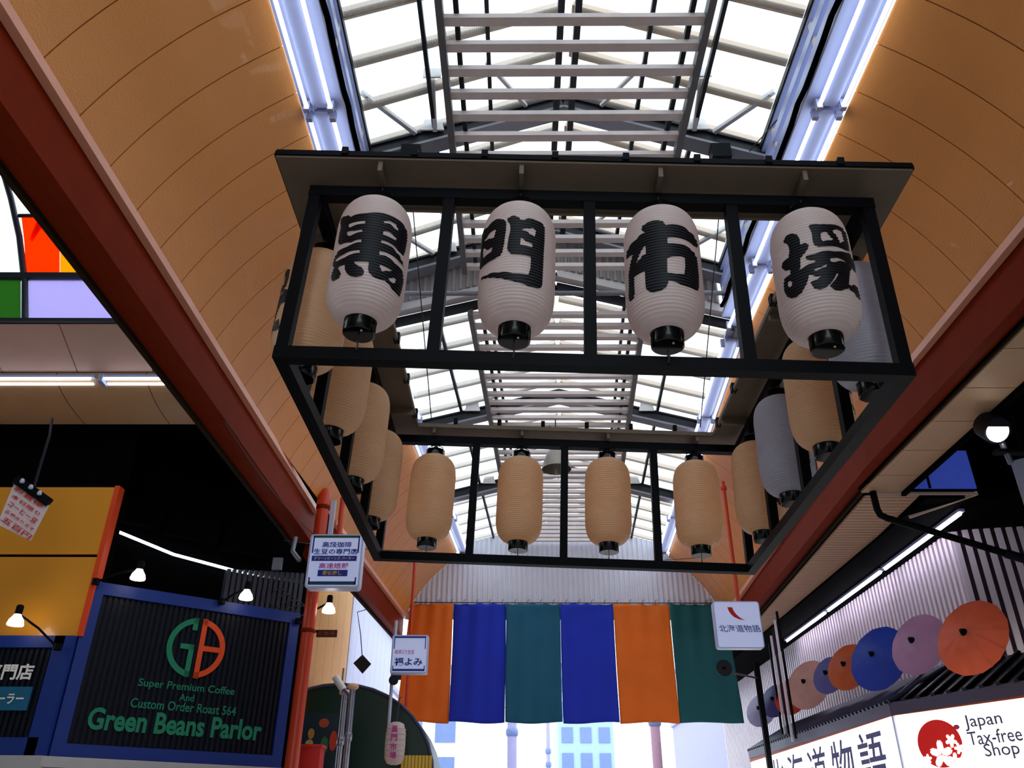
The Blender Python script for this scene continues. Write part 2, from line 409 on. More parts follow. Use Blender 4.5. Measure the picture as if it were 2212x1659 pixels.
# ================================================================ LANTERN FRAME
FM = Matrix(((0.99929507, 0.00382417, 0.0373461, 0.49497), (-0.00459316, 0.99977875, 0.02052674, 4.9225), (-0.03725934, -0.0206838, 0.99909155, 2.88205+CZ), (0, 0, 0, 1)))
FD, FHT, FW = 4.565, 1.644, 2.25
fr = thing('lantern_frame', 'square black steel frame with boarded eaves holding all the hanging lanterns', 'frame', matrix=FM)
B = .1
def fbox(name, m, *a): return MB().box(*a).build(name, m, fr, local=True)
for z0 in (0, FHT-B):
    nm = 'bottom_rail' if z0 == 0 else 'top_rail'
    fbox(nm, M_FRAME, -FW, FW, 0, B, z0, z0+B); fbox(nm, M_FRAME, -FW, FW, FD-B, FD, z0, z0+B)
    fbox(nm, M_FRAME, -FW, -FW+B, B, FD-B, z0, z0+B); fbox(nm, M_FRAME, FW-B, FW, B, FD-B, z0, z0+B)
for v in (.005, FD-B+.005):
    for u in (-FW+B/2, -1.115, 0.005, 1.125, FW-B/2):
        fbox('post', M_FRAME, u-.045, u+.045, v, v+.09, B, FHT-B)
for u in (-FW+.005, FW-B+.005):
    for v in (FD*.25, FD*.5, FD*.75):
        fbox('post', M_FRAME, u, u+.09, v-.045, v+.045, B, FHT-B)
# boarded eave ring, mitred
ZC = FHT+.10
OU, OV0, OV1, IU, IV0, IV1 = 2.5, -.2, FD+.2, 1.88, .36, 4.38
O4 = [(-OU, OV0), (OU, OV0), (OU, OV1), (-OU, OV1)]; I4 = [(-IU, IV0), (IU, IV0), (IU, IV1), (-IU, IV1)]
for i in range(4):
    j = (i+1) % 4; q = [O4[i], O4[j], I4[j], I4[i]]
    mb = MB(); P = [(x, y, ZC) for x, y in q]
    mb.add(P+[(x, y, ZC+.03) for x, y, z in P], [(3, 2, 1, 0), (4, 5, 6, 7), (0, 1, 5, 4), (1, 2, 6, 5), (2, 3, 7, 6), (3, 0, 4, 7)])
    mb.build('eave_board', M_CANOPY, fr, local=True)
    a, b = O4[i], O4[j]
    MB().bar((*a, ZC+.045), (*b, ZC+.045), .03, .05).build('eave_edge', M_FRAME, fr, local=True)
    a, b = I4[i], I4[j]
    MB().bar((*a, ZC-.005), (*b, ZC-.005), .03, .05).build('eave_edge', M_CANOPY, fr, local=True)
for u in (-1.66, -.54, .55, 1.67):
    for v0, v1 in ((OV0+.02, IV0), (IV1, OV1-.02)):
        fbox('eave_joist', M_CANOPY, u-.018, u+.018, v0, v1, FHT, ZC)
for k in range(4):
    v = .62+k*1.1
    for u0, u1 in ((-OU+.02, -IU), (IU, OU-.02)):
        fbox('eave_joist', M_CANOPY, u0, u1, v-.018, v+.018, FHT, ZC)
for i in range(8):
    u = -1.95+i*.557
    for v in (OV0, IV1):
        fbox('clip', M_FRAME, u-.025, u+.025, v-.03, v+.03, ZC+.03, ZC+.1)
for i in range(5):
    v = .7+i*.85
    for u in (-IU, IU):
        fbox('clip', M_FRAME, u-.03, u+.03, v-.04, v+.04, ZC-.03, ZC+.07)

# ================================================================ LANTERNS
KAN = json.loads('''[[[[[-55.5,0.731],[-57.1,0.774],[-43.1,0.754],[-32.9,0.735],[-28.3,0.711],[-20.8,0.719],[-12.5,0.724],[4.5,0.731],[22.7,0.741],[37.4,0.745],[50.9,0.743],[63.4,0.731],[71.6,0.706],[73.8,0.642],[72.4,0.549],[69.1,0.498],[60.1,0.497],[46.6,0.509],[35.7,0.514],[25.3,0.511],[25.4,0.489],[33.0,0.491],[43.5,0.491],[56.3,0.473],[68.4,0.448],[75.1,0.418],[60.9,0.417],[45.5,0.428],[35.0,0.426],[25.1,0.418],[25.6,0.389],[34.2,0.397],[42.8,0.395],[57.4,0.383],[73.7,0.372],[80.7,0.316],[78.2,0.244],[77.0,0.179],[60.8,0.176],[51.0,0.189],[41.2,0.21],[27.6,0.201],[19.7,0.21],[14.6,0.231],[12.7,0.261],[12.6,0.308],[-0.8,0.307],[-9.1,0.306],[-4.6,0.282],[2.6,0.267],[7.5,0.24],[8.4,0.217],[5.4,0.194],[-3.3,0.186],[-11.3,0.195],[-17.5,0.221],[-22.0,0.257],[-23.6,0.298],[-34.2,0.3],[-36.8,0.291],[-31.2,0.258],[-27.7,0.229],[-31.5,0.2],[-41.2,0.193],[-48.5,0.217],[-51.0,0.255],[-49.7,0.293],[-47.0,0.318],[-52.6,0.345],[-54.0,0.372],[-52.6,0.406],[-48.1,0.433],[-41.5,0.447],[-28.9,0.453],[-16.8,0.461],[-3.3,0.473],[-4.0,0.497],[-19.1,0.48],[-39.1,0.493],[-45.0,0.509],[-49.9,0.541],[-51.3,0.607],[-50.2,0.675]]],[[[24.4,0.68],[33.7,0.694],[44.5,0.692],[51.9,0.652],[43.7,0.659],[34.4,0.671],[24.9,0.662]],[[26.0,0.594],[34.8,0.601],[48.4,0.589],[48.7,0.568],[41.1,0.564],[26.3,0.566]],[[-3.5,0.403],[-3.0,0.385],[-13.8,0.374],[-27.1,0.364],[-42.9,0.359],[-47.3,0.38],[-43.2,0.388],[-28.2,0.391],[-16.3,0.4]],[[-29.4,0.652],[-15.3,0.658],[-2.8,0.658],[-2.2,0.636],[-11.0,0.628],[-27.0,0.617],[-30.1,0.636]],[[-30.6,0.585],[-17.4,0.574],[-5.0,0.577],[-4.4,0.558],[-13.4,0.553],[-25.1,0.544],[-29.3,0.555]],[[28.1,0.314],[35.1,0.312],[41.9,0.311],[50.5,0.31],[33.2,0.268],[29.2,0.296]],[[44.4,0.236],[56.1,0.27],[59.1,0.267],[58.7,0.237],[55.0,0.226],[48.6,0.229]]]],[[[[-17.4,0.725],[-16.0,0.742],[-11.4,0.756],[-6.0,0.758],[-0.5,0.747],[3.5,0.724],[8.0,0.725],[15.7,0.743],[22.1,0.752],[30.7,0.748],[40.4,0.736],[43.6,0.718],[44.2,0.631],[43.1,0.482],[42.4,0.305],[41.9,0.223],[39.1,0.2],[33.8,0.188],[18.8,0.184],[3.5,0.2],[-8.5,0.214],[-22.3,0.239],[-40.4,0.273],[-54.7,0.301],[-64.8,0.32],[-64.2,0.335],[-52.5,0.322],[-39.0,0.309],[-22.9,0.291],[-4.5,0.273],[8.7,0.269],[18.4,0.274],[20.7,0.32],[21.2,0.379],[20.9,0.419],[10.4,0.421],[-1.5,0.422],[-7.4,0.425],[-12.2,0.449],[-14.8,0.476],[-14.5,0.518],[-13.2,0.577],[-11.3,0.637],[-12.2,0.681]],[[-28.6,0.754],[-20.7,0.729],[-18.3,0.704],[-18.1,0.642],[-20.0,0.523],[-22.0,0.453],[-25.5,0.429],[-34.9,0.415],[-44.9,0.416],[-54.7,0.416],[-64.4,0.42],[-77.3,0.445],[-84.6,0.556],[-84.4,0.679],[-84.3,0.76],[-79.2,0.773],[-57.1,0.751],[-44.5,0.758],[-36.3,0.763]]],[[[6.4,0.641],[14.8,0.656],[22.7,0.667],[27.8,0.659],[26.7,0.617],[24.9,0.597],[15.0,0.622],[6.5,0.632]],[[4.7,0.574],[7.1,0.56],[14.1,0.539],[22.9,0.529],[22.7,0.503],[12.8,0.505],[4.1,0.506],[4.6,0.549]],[[-35.8,0.671],[-37.9,0.614],[-44.2,0.616],[-62.4,0.643],[-61.0,0.656],[-49.7,0.666],[-41.9,0.675]],[[-64.5,0.592],[-58.5,0.565],[-50.6,0.529],[-40.6,0.529],[-41.2,0.505],[-48.7,0.494],[-63.4,0.502],[-66.4,0.564]]]],[[[[-39.3,0.721],[-37.0,0.743],[-30.2,0.755],[-20.7,0.758],[-11.7,0.755],[-5.9,0.742],[-3.2,0.716],[-2.5,0.709],[7.4,0.716],[20.3,0.722],[31.0,0.712],[43.9,0.696],[55.0,0.676],[59.1,0.637],[52.4,0.606],[43.7,0.596],[32.8,0.603],[21.9,0.609],[10.5,0.607],[-0.9,0.599],[-1.5,0.552],[11.4,0.554],[24.5,0.558],[35.9,0.551],[44.6,0.534],[50.8,0.509],[51.5,0.444],[51.8,0.362],[48.6,0.264],[45.3,0.232],[37.4,0.221],[19.2,0.221],[5.5,0.238],[-3.7,0.252],[-4.3,0.229],[-7.9,0.196],[-15.4,0.177],[-24.4,0.172],[-31.9,0.187],[-36.9,0.216],[-37.1,0.266],[-37.2,0.356],[-46.3,0.36],[-57.1,0.359],[-57.6,0.282],[-57.2,0.233],[-60.9,0.204],[-66.8,0.197],[-72.5,0.209],[-74.3,0.234],[-72.1,0.342],[-71.5,0.423],[-65.0,0.496],[-57.9,0.549],[-67.1,0.558],[-77.2,0.575],[-77.6,0.607],[-72.8,0.634],[-63.1,0.645],[-51.1,0.656],[-41.2,0.673],[-33.4,0.68],[-38.3,0.699]]],[[[-33.7,0.565],[-33.9,0.499],[-40.5,0.488],[-46.1,0.471],[-51.6,0.454],[-47.9,0.488],[-41.8,0.533],[-38.0,0.554]],[[-3.4,0.431],[5.3,0.445],[16.3,0.458],[23.7,0.457],[23.2,0.381],[20.4,0.311],[7.8,0.303],[-4.4,0.308]]]],[[[[-59.2,0.679],[-56.8,0.707],[-50.2,0.721],[-41.2,0.712],[-35.7,0.688],[-33.2,0.647],[-33.7,0.597],[-26.6,0.601],[-22.1,0.584],[-23.7,0.554],[-29.9,0.518],[-36.9,0.493],[-39.0,0.414],[-46.3,0.406],[-55.7,0.41],[-54.7,0.436],[-63.7,0.458],[-69.9,0.499],[-68.6,0.528],[-61.6,0.536],[-54.8,0.537],[-51.2,0.587],[-51.4,0.63],[-54.1,0.66]],[[-71.2,0.369],[-68.8,0.395],[-62.5,0.409],[-52.9,0.41],[-38.4,0.409],[-24.9,0.423],[-16.1,0.437],[-29.3,0.466],[-29.1,0.495],[-17.0,0.5],[-5.4,0.511],[12.9,0.522],[27.6,0.534],[45.2,0.561],[64.2,0.519],[54.2,0.419],[46.0,0.433],[36.3,0.451],[24.2,0.461],[13.9,0.464],[4.3,0.456],[2.9,0.439],[7.0,0.426],[19.9,0.447],[31.3,0.445],[43.4,0.439],[37.9,0.401],[34.9,0.39],[26.3,0.269],[29.7,0.259],[38.4,0.293],[47.5,0.298],[54.3,0.21],[47.5,0.193],[36.7,0.211],[24.7,0.235],[13.8,0.208],[5.8,0.2],[-1.1,0.212],[-4.0,0.234],[5.6,0.287],[12.0,0.336],[8.9,0.334],[4.4,0.295],[-2.8,0.25],[-10.7,0.218],[-19.2,0.21],[-25.4,0.23],[-29.4,0.279],[-20.7,0.291],[-12.5,0.313],[-21.2,0.32],[-28.7,0.346],[-31.2,0.31],[-35.4,0.269],[-42.8,0.228],[-51.9,0.21],[-60.4,0.222],[-67.9,0.257],[-72.5,0.315]],[[-18.5,0.728],[-15.0,0.746],[-9.2,0.749],[-2.3,0.738],[12.0,0.752],[26.6,0.759],[40.4,0.76],[48.0,0.737],[49.8,0.655],[46.5,0.577],[29.1,0.562],[17.8,0.561],[1.8,0.553],[-9.8,0.55],[-14.8,0.57],[-16.2,0.605],[-15.4,0.665],[-16.3,0.704]]],[[[-63.5,0.345],[-59.3,0.362],[-53.9,0.335],[-57.3,0.315],[-61.8,0.316]],[[-23.1,0.369],[-12.2,0.385],[-1.8,0.405],[-3.8,0.389],[-11.3,0.373],[-18.4,0.364]],[[-3.3,0.663],[4.8,0.682],[10.9,0.638],[14.3,0.62],[6.6,0.605],[-2.7,0.595],[-3.9,0.624]],[[14.9,0.698],[27.0,0.725],[34.1,0.718],[35.8,0.644],[26.3,0.608],[22.1,0.66]]]]]''')
LR, LH = .28, 1.1
PT = [(0, .43), (.012, .56), (.03, .68), (.06, .80), (.10, .895), (.16, .965), (.24, 1), (.5, 1.0), (.76, 1), (.84, .965), (.90, .895), (.94, .80), (.97, .68), (.988, .56), (1, .43)]
PTX = [a for a, b in PT]; PTY = [b for a, b in PT]
NR = 44
def lrad(t, rib=True):
    # rounded profile with the bamboo hoops standing proud
    t = np.clip(t, 0, 1); r = np.interp(t, PTX, PTY)
    # soften the polyline a little
    r = (r+np.interp(np.clip(t-.012, 0, 1), PTX, PTY)+np.interp(np.clip(t+.012, 0, 1), PTX, PTY))/3
    amp = .009
    return LR*r+(amp*np.abs(np.sin(np.pi*t*NR))-amp*.5 if rib else 0)
def lantern_paper(name, rgb):
    m = mat(name, rgb, rough=.38, noise=.10, scale=5, trans=.5, spec=.45)
    return m
def body_mesh():
    ns, nt_ = 56, NR*4
    ts = np.linspace(0, 1, nt_+1); rr = lrad(ts); vs = []; fs = []
    for t, r in zip(ts, rr):
        for k in range(ns):
            a = 2*math.pi*k/ns
            vs.append((r*math.sin(a), -r*math.cos(a), t*LH))
    for i in range(nt_):
        for k in range(ns): fs.append((i*ns+k, i*ns+(k+1) % ns, (i+1)*ns+(k+1) % ns, (i+1)*ns+k))
    mb = MB(); mb.add(vs, fs, True); return mb.mesh('paper_body', None, 0)
def sdf_poly(poly, X, Y):
    d = np.full(X.shape, 1e9); ins = np.zeros(X.shape, bool); n = len(poly)
    for i in range(n):
        ax, ay = poly[i]; bx, by = poly[(i+1) % n]
        ex, ey = bx-ax, by-ay; L2 = ex*ex+ey*ey+1e-12
        t = np.clip(((X-ax)*ex+(Y-ay)*ey)/L2, 0, 1)
        d = np.minimum(d, (X-ax-t*ex)**2+(Y-ay-t*ey)**2)
        c = ((ay > Y) != (by > Y)) & (X < (bx-ax)*(Y-ay)/((by-ay) if abs(by-ay) > 1e-9 else 1e-9)+ax)
        ins ^= c
    d = np.sqrt(d); return np.where(ins, -d, d)
def ink_mesh(idx):
    outer, holes = KAN[idx]
    S = math.radians(1)*LR
    conv = lambda pl: [(th*S, t*LH) for th, t in pl]
    x = np.arange(-92*S, 92*S, .0062); y = np.arange(.14*LH, .80*LH, .0062)
    X, Y = np.meshgrid(x, y)
    f = np.full(X.shape, 1e9)
    for p in outer: f = np.minimum(f, sdf_poly(conv(p), X, Y))
    for h in holes: f = np.maximum(f, -sdf_poly(conv(h), X, Y))
    vid = {}; V = []; F = []
    def vert(key, px, py):
        if key not in vid: vid[key] = len(V); V.append((px, py))
        return vid[key]
    ny, nx = f.shape
    for j in range(ny-1):
        row = f[j:j+2]
        if row.min() > 0: continue
        for i in range(nx-1):
            c = [(j, i), (j, i+1), (j+1, i+1), (j+1, i)]
            v = [f[a] for a in c]
            if min(v) > 0: continue
            poly = []
            for a in range(4):
                b = (a+1) % 4
                if v[a] <= 0: poly.append(vert(('c',)+c[a], X[c[a]], Y[c[a]]))
                if (v[a] <= 0) != (v[b] <= 0):
                    t = v[a]/(v[a]-v[b]); key = ('e',)+tuple(sorted((c[a], c[b])))
                    poly.append(vert(key, X[c[a]]+(X[c[b]]-X[c[a]])*t, Y[c[a]]+(Y[c[b]]-Y[c[a]])*t))
            if len(poly) >= 3: F.append(tuple(poly))
    V = np.array(V); r = lrad(V[:, 1]/LH)+.0025; a = V[:, 0]/LR
    vs = [(rr*math.sin(q), -rr*math.cos(q), z) for rr, q, z in zip(r, a, V[:, 1])]
    mb = MB(); mb.add(vs, F, True); return mb.mesh('inked_character', None, 0)
M_CAP = mat('lacquer_black', (5, 5, 7), rough=.16, noise=.1, spec=.4)
M_INK = mat('black_ink', (8, 9, 16), rough=.45, noise=.25, scale=14, spec=.22)
M_WIRE = mat('wire_dark', (36, 34, 36), rough=.5)
M_CHROME = mat('grey_fitting', (150, 150, 165), rough=.3, metal=.6)
PAPERS = {'white': lantern_paper('paper_white', (250, 230, 226)), 'cream': lantern_paper('paper_cream', (250, 208, 166)), 'grey': lantern_paper('paper_grey', (206, 202, 214))}
BODY = {}
for kname, pm in PAPERS.items():
    me = body_mesh() if not BODY else next(iter(BODY.values())).copy()
    me.materials.clear(); me.materials.append(pm); BODY[kname] = me
INK = []
for i in range(4):
    me = ink_mesh(i); me.materials.append(M_INK); INK.append(me)
def lathe_mesh(name, prof, m, n=36, c0=True, c1=True):
    me = MB().lathe(prof, n, cap0=c0, cap1=c1).mesh(name, None, 0); me.materials.append(m)
    for p in me.polygons: p.use_smooth = len(p.vertices) == 4
    return me
RC = LR*.42
ME_BCAP = lathe_mesh('bottom_cap', [(RC*.9, -.1), (RC, -.094), (RC, -.02), (RC*1.03, -.015), (RC*1.03, .012)], M_CAP)
ME_TCAP = lathe_mesh('top_cap', [(RC*1.03, LH-.012), (RC*1.03, LH+.015), (RC, LH+.02), (RC, LH+.085), (RC*.9, LH+.09)], M_CAP)
mb = MB(); mb.tube([(-RC*.9, 0, LH+.08), (-RC*.7, 0, LH+.14), (0, 0, LH+.17), (RC*.7, 0, LH+.14), (RC*.9, 0, LH+.08)], .006, 6)
mb.tube([(0, 0, LH+.165), (0, 0, FHT-.285-.04)], .006, 6)
ME_HANG = mb.mesh('hanging_wire', None, 0); ME_HANG.materials.append(M_WIRE)
ME_SOCK = lathe_mesh('socket', [(.03, LH+.085), (.035, LH+.1), (.03, LH+.14), (.012, LH+.16)], M_CHROME, 16)
mb = MB(); mb.tube([(0, 0, -.1), (0, 0, -.15)], .004, 6); mb.tube([(-.004, 0, -.15), (.006, 0, -.19), (-.002, 0, -.23)], .006, 6)
ME_TAIL = mb.mesh('tail_cord', None, 0); ME_TAIL.materials.append(M_WIRE)
ME_SPOT = lathe_mesh('cap_screw', [(.008, -.106), (.008, -.099)], mat('screw_white', (225, 222, 215), rough=.3), 12)
def lantern(u, v, z, rot, kind, ink, label, group, tail=True):
    m = FM @ Matrix.Translation((u, v, z)) @ Matrix.Rotation(rot, 4, 'Z')
    r = thing('paper_lantern', label, 'lantern', matrix=m, group=group)
    link_mesh('paper_body', BODY[kind], r)
    if ink is not None: link_mesh('inked_character', INK[ink], r)['label'] = 'black brushed character'
    link_mesh('bottom_cap', ME_BCAP, r); link_mesh('top_cap', ME_TCAP, r); link_mesh('hanging_wire', ME_HANG, r); link_mesh('socket', ME_SOCK, r)
    link_mesh('cap_screw', ME_SPOT, r, (.03, -.06, 0))
    if tail: link_mesh('tail_cord', ME_TAIL, r)
    return r
FRL = ['leftmost of the four in the front row', 'second from left in the front row', 'third from left in the front row', 'rightmost of the four in the front row']
for i, (u, v, z) in enumerate([(-1.656, -.01, .3), (-.541, .003, .285), (.547, -.014, .266), (1.669, -.004, .281)]):
    lantern(u, v, z, 0, 'white', i, 'white lantern with big black character, '+FRL[i], 'lettered front lanterns', tail=i != 3)
RRL = ['leftmost of the four in the back row', 'second from left in the back row', 'third from left in the back row', 'rightmost of the four in the back row']
for i, u in enumerate([-1.638, -.54, .547, 1.645]):
    lantern(u, FD-.01, (.28, .285, .305, .308)[i], math.pi, 'cream', None, 'cream ribbed lantern, '+RRL[i], 'back row lanterns')
SO = ['nearest', 'second nearest', 'third nearest', 'farthest']
for k in range(4):
    v = FD/2-1.66+k*1.105
    lantern(-FW+.02, v, .29, -math.pi/2, 'cream', 3-k, 'ribbed lantern along the left side of the frame, %s of four' % SO[k], 'left side lanterns', tail=False)
    lantern(FW-.02, v, .29, math.pi/2, ('grey', 'cream', 'grey', 'cream')[k], k, 'ribbed lantern along the right side of the frame, %s of four' % SO[k], 'right side lanterns', tail=k == 3)

# hoists on the truss and the wires that carry the frame
for s, nm in ((-1, 'left'), (1, 'right')):
    x = CX+s*1.78
    r = thing('hoist', 'small dark hoist clamped under the %s rafter' % nm, 'hoist', (x, 6.95, 6.86))
    MB().box(x-.11, x+.11, 6.85, 7.0, 6.78, 6.98).build('body', M_FRAME, r)
    MB().tube([(x, 6.9, 6.78), (x, 6.9, 6.7), (x+.03, 6.9, 6.66), (x, 6.9, 6.62), (x-.03, 6.9, 6.65)], .012, 6).build('hook', M_WIRE, r)
    for v, w2 in ((.4, 'front'), (4.3, 'rear')):
        p = FM @ Vector((s*1.7, v, ZC+.05)); p.z -= CZ
        MB().tube([(x, 6.9, 6.64), tuple(p)], .007, 5).build('suspension_wire', M_WIRE, label='thin %s wire from the %s hoist to the lantern frame' % (w2, nm), cat='wire')
# thin cables strung across
def cable(pts, label, r=.007, m=M_WIRE): MB().tube(pts, r, 5).build('cable', m, label=label, cat='cable')
def sag(a, b, d, n=10):
    a, b = Vector(a), Vector(b); return [tuple(a.lerp(b, i/n)-Vector((0, 0, d*4*(i/n)*(1-i/n)))) for i in range(n+1)]
cable(sag((-2.6, 18.6, 5.6), (4.6, 18.6, 5.75), .12, 16), 'thin dark cable sagging across in front of the end wall')
_p = FM @ Vector((-.2, 4.36, ZC+.03))
cable(sag((_p.x, _p.y, _p.z-CZ), (1.0, 13.9, 6.49), .0), 'thin diagonal cable under the far slats')
cable(sag((4.2, 3.6, 7.2), (2.6, 7.0, 6.9), .02), 'thin cable from right clerestory to the right hoist')
cable(sag((-3.32, 8.2, 4.08), (-3.2, 12.1, 4.1), .1), 'thin dark cable drooping across the left red beam')
cable(sag((-3.6, 12.0, 3.95), (-1.9, 15.5, 4.9), .05), 'thin dark cable passing above the white coffee sign')

# pendant bell lamp behind the back row
r = thing('pendant_lamp', 'grey metal bell pendant lamp behind the back row of lanterns', 'lamp', (.64, 13, 5.55))
M_BELL = mat('spun_metal', (150, 140, 132), rough=.35, metal=.7, noise=.2, scale=12)
MB().lathe([(.255, 0), (.245, .05), (.215, .16), (.17, .28), (.12, .36), (.07, .40), (.065, .40), (.115, .35), (.165, .27), (.21, .155), (.24, .045), (.25, 0)], 32, (.64, 13, 5.55), cap0=False, cap1=False).build('shade', M_BELL, r)
MB().lathe([(.07, .2), (.09, .26), (.07, .38)], 20, (.64, 13, 5.55)).build('lamp_socket', M_CAP, r)
MB().tube([(.64, 13, 5.93), (.64, 13, 6.5)], .012, 6).build('cord', M_WIRE, r)

# ================================================================ STRIPED CURTAIN
xs = [-2.83, -1.601, -.325, .985, 2.27, 3.625, 4.95]
COLS = [('orange', (236, 112, 18)), ('blue', (8, 44, 190)), ('teal', (10, 92, 124)), ('blue', (8, 44, 190)), ('orange', (236, 112, 18)), ('dark_teal', (6, 92, 98))]
cur = thing('striped_curtain', 'striped hanging curtain in orange, blue and teal closing the arcade end', 'curtain', (1.06, 19.9, 2.27))
for i, (nm, rgb) in enumerate(COLS):
    m = mat('cloth_'+nm, rgb, rough=.75, noise=.14, scale=1.5, trans=.12)
    nx, nz = 22, 34; vs = []
    for a in range(nz+1):
        t = a/nz
        for b in range(nx+1):
            s = b/nx; x = xs[i]+.003+(xs[i+1]-xs[i]-.006)*s+.012*math.sin(t*4+i)*t
            if i == 0: x = xs[0]+(.2*(1-t)**2 if False else 0)+(xs[1]-.012-xs[0])*s+(1-s)*.18*(1-t)
            y = 19.9+.02*math.sin(s*19+i*2+t*1.5)*(1-t*.6)+.03*math.sin(s*6+i+t*2.5)+.012*math.sin(t*23+s*5+i)*max(0, 1-t*3)
            z = 4.975-t*2.70-.03*abs(math.sin(s*math.pi*4))*(1-t)**6+.02*math.sin(s*5+i*1.3)*t
            if i == 5: x += .08*t*s; y -= .25*t*s*s
            vs.append((x, y, z))
    fs = [(a*(nx+1)+b, a*(nx+1)+b+1, (a+1)*(nx+1)+b+1, (a+1)*(nx+1)+b) for a in range(nz) for b in range(nx)]
    mb = MB(); mb.add(vs, fs, True); o = mb.build('cloth_panel', m, cur, label='%s cloth panel' % nm.replace('_', ' '))
    sol = o.modifiers.new('thickness', 'SOLIDIFY'); sol.thickness = .006
MB().tube([(-2.9, 19.9, 4.99), (1.1, 19.9, 4.985), (5.1, 19.9, 4.99)], .012, 6).build('hanging_rope', M_WIRE, cur)
for k in range(25):
    x = -2.6+k*.31
    MB().tube([(x, 19.9, 4.94), (x+.01, 19.89, 5.03), (x+.05, 19.9, 5.07)], .006, 4).build('tie', M_WIRE, cur)

# ================================================================ LEFT SIDE: CORNER SHOPS
def ray(px, py): return _f*F_PX+_r*(px-1106)+_u*(829.5-py)
def atY(px, py, Y): d = ray(px, py); d = d*(Y/d.y); return (d.x, Y, d.z)
def atX(px, py, X): d = ray(px, py); d = d*(X/d.x); return (X, d.y, d.z)

M_BLUE = mat('shop_blue', (2, 44, 128), rough=.5, noise=.12)
M_NAVY = mat('rib_navy', (12, 16, 30), rough=.45, noise=.2, spec=.25)
M_GREEN = mat('sign_green', (8, 128, 92), rough=.5, noise=.1)
M_ORNG = mat('sign_orange', (236, 74, 22), rough=.45, noise=.08)
M_OWALL = mat('orange_panel', (240, 158, 44), rough=.3, noise=.08, scale=1.2, coat=.3)
M_WHITE = mat('white_letter', (240, 236, 230), rough=.5, noise=.05)
M_BOXW = mat('sign_face_white', (214, 220, 246), rough=.35, noise=.04, emit=.22, ecol=(170, 185, 235))
M_BOXS = mat('sign_case', (198, 205, 232), rough=.35, noise=.06)
M_LBLUE = mat('letter_blue', (12, 40, 150), rough=.5, noise=.08)
M_LMAG = mat('letter_magenta', (200, 50, 150), rough=.5, noise=.08)
M_LYEL = mat('letter_yellow', (236, 190, 60), rough=.5, noise=.08)
M_LGRN = mat('letter_green', (6, 78, 56), rough=.5, noise=.08)
M_BULB = mat('lit_bulb', (255, 240, 225), emit=4., ecol=(255, 236, 222))
M_GREYC = mat('grey_corrugated', (52, 52, 66), rough=.5, noise=.2)
M_LEDGE = mat('pale_ledge', (188, 180, 178), rough=.5, noise=.1)
XAX, ZAX = Vector((1, 0, 0)), Vector((0, 0, 1))

# red downpipe at the corner with its thin neighbours
r = thing('red_downpipe', 'tall red pipe standing at the corner behind the white coffee sign', 'pipe', (-3.1, 12.17, -1.55))
MB().tube([(-3.1, 12.17, -1.55), (-3.1, 12.17, 4.6)], .095, 16).build('pipe', M_PIPER, r)
MB().tube([(-3.1, 12.17, 4.56), (-3.1, 12.18, 4.72), (-3.13, 12.22, 4.8)], .11, 14).build('elbow', M_PIPER, r)
for z in (2.6, 4.5): MB().lathe([(.1, 0), (.11, .01), (.11, .05), (.1, .06)], 16, (-3.1, 12.17, z), cap0=False, cap1=False).build('pipe_clip', M_RED, r)
MB().tube([(-2.83, 12.3, 4.05), (-2.83, 12.3, 4.75)], .045, 12).build('pipe_stub', M_PIPER, label='short rusty red pipe above the white coffee sign', cat='pipe')
MB().box(-2.99, -2.92, 12.2, 12.26, 3.7, 4.68).build('conduit', M_BOXS, label='pale grey conduit beside the red corner pipe', cat='conduit')
MB().bar((-3.42, 12.85, 4.06), (-3.1, 12.4, 3.7), .16, .2).build('beam_bracket', M_RED, label='red bracket under the end of the left beam', cat='bracket')

def box_sign(name, label, x0, x1, y, z0, z1, depth, edge=.03, round_=.05):
    rt = thing(name, label, 'sign', ((x0+x1)/2, y, z0))
    def rr(x0, x1, z0, z1, R, n=5):
        P = []
        for cx_, cz_, a0 in ((x1-R, z0+R, -90), (x1-R, z1-R, 0), (x0+R, z1-R, 90), (x0+R, z0+R, 180)):
            for k in range(n+1):
                a = math.radians(a0+90*k/n); P.append((cx_+R*math.cos(a), cz_+R*math.sin(a)))
        return P
    # case: rounded slab behind, face panel slightly proud, rim around
    MB().prism(rr(x0, x1, z0, z1, round_), (0, y+depth, 0), XAX, ZAX, depth-.012).build('case', M_BOXS, rt)
    MB().prism(rr(x0+edge, x1-edge, z0+edge, z1-edge, round_*.6), (0, y+.014, 0), XAX, ZAX, .016).build('face_panel', M_BOXW, rt)
    return rt
def plate(rt, name, m, x0, x1, z0, z1, y): return MB().box(x0, x1, y-.006, y, z0, z1).build(name, m, rt)

# sign 1
SX0, SX1, SZ0, SZ1, SY = -3.155, -2.352, 3.18, 4.0, 11.85
s1 = box_sign('light_box_sign', 'white coffee sign with blue and magenta Japanese lettering on the red corner pipe', SX0, SX1, SY, SZ0, SZ1, .2)
H_ = SZ1-SZ0; zt = lambda t: SZ1-t*H_; xm = (SX0+SX1)/2
plate(s1, 'top_stripe', M_LGRN, SX0+.05, SX1-.05, zt(.075), zt(.035), SY-.004)
plate(s1, 'bottom_stripe', M_LGRN, SX0+.05, SX1-.05, zt(.945), zt(.91), SY-.004)
plate(s1, 'bottom_stripe', M_LBLUE, SX0+.05, SX1-.05, zt(.91), zt(.885), SY-.004)
for xx in (SX0+.05, SX1-.07):
    plate(s1, 'corner_stripe', M_LBLUE, xx, xx+.02, zt(.36), zt(.035), SY-.004); plate(s1, 'corner_stripe', M_LBLUE, xx, xx+.02, zt(.945), zt(.81), SY-.004)
def line(rt, body, m, x, z, w_, h_, y, bold=.02, nm='lettering', slant=0.): return text(body, nm, m, rt, (x, y, z), XAX, ZAX, w_, h_, bold, .004, True, slant)
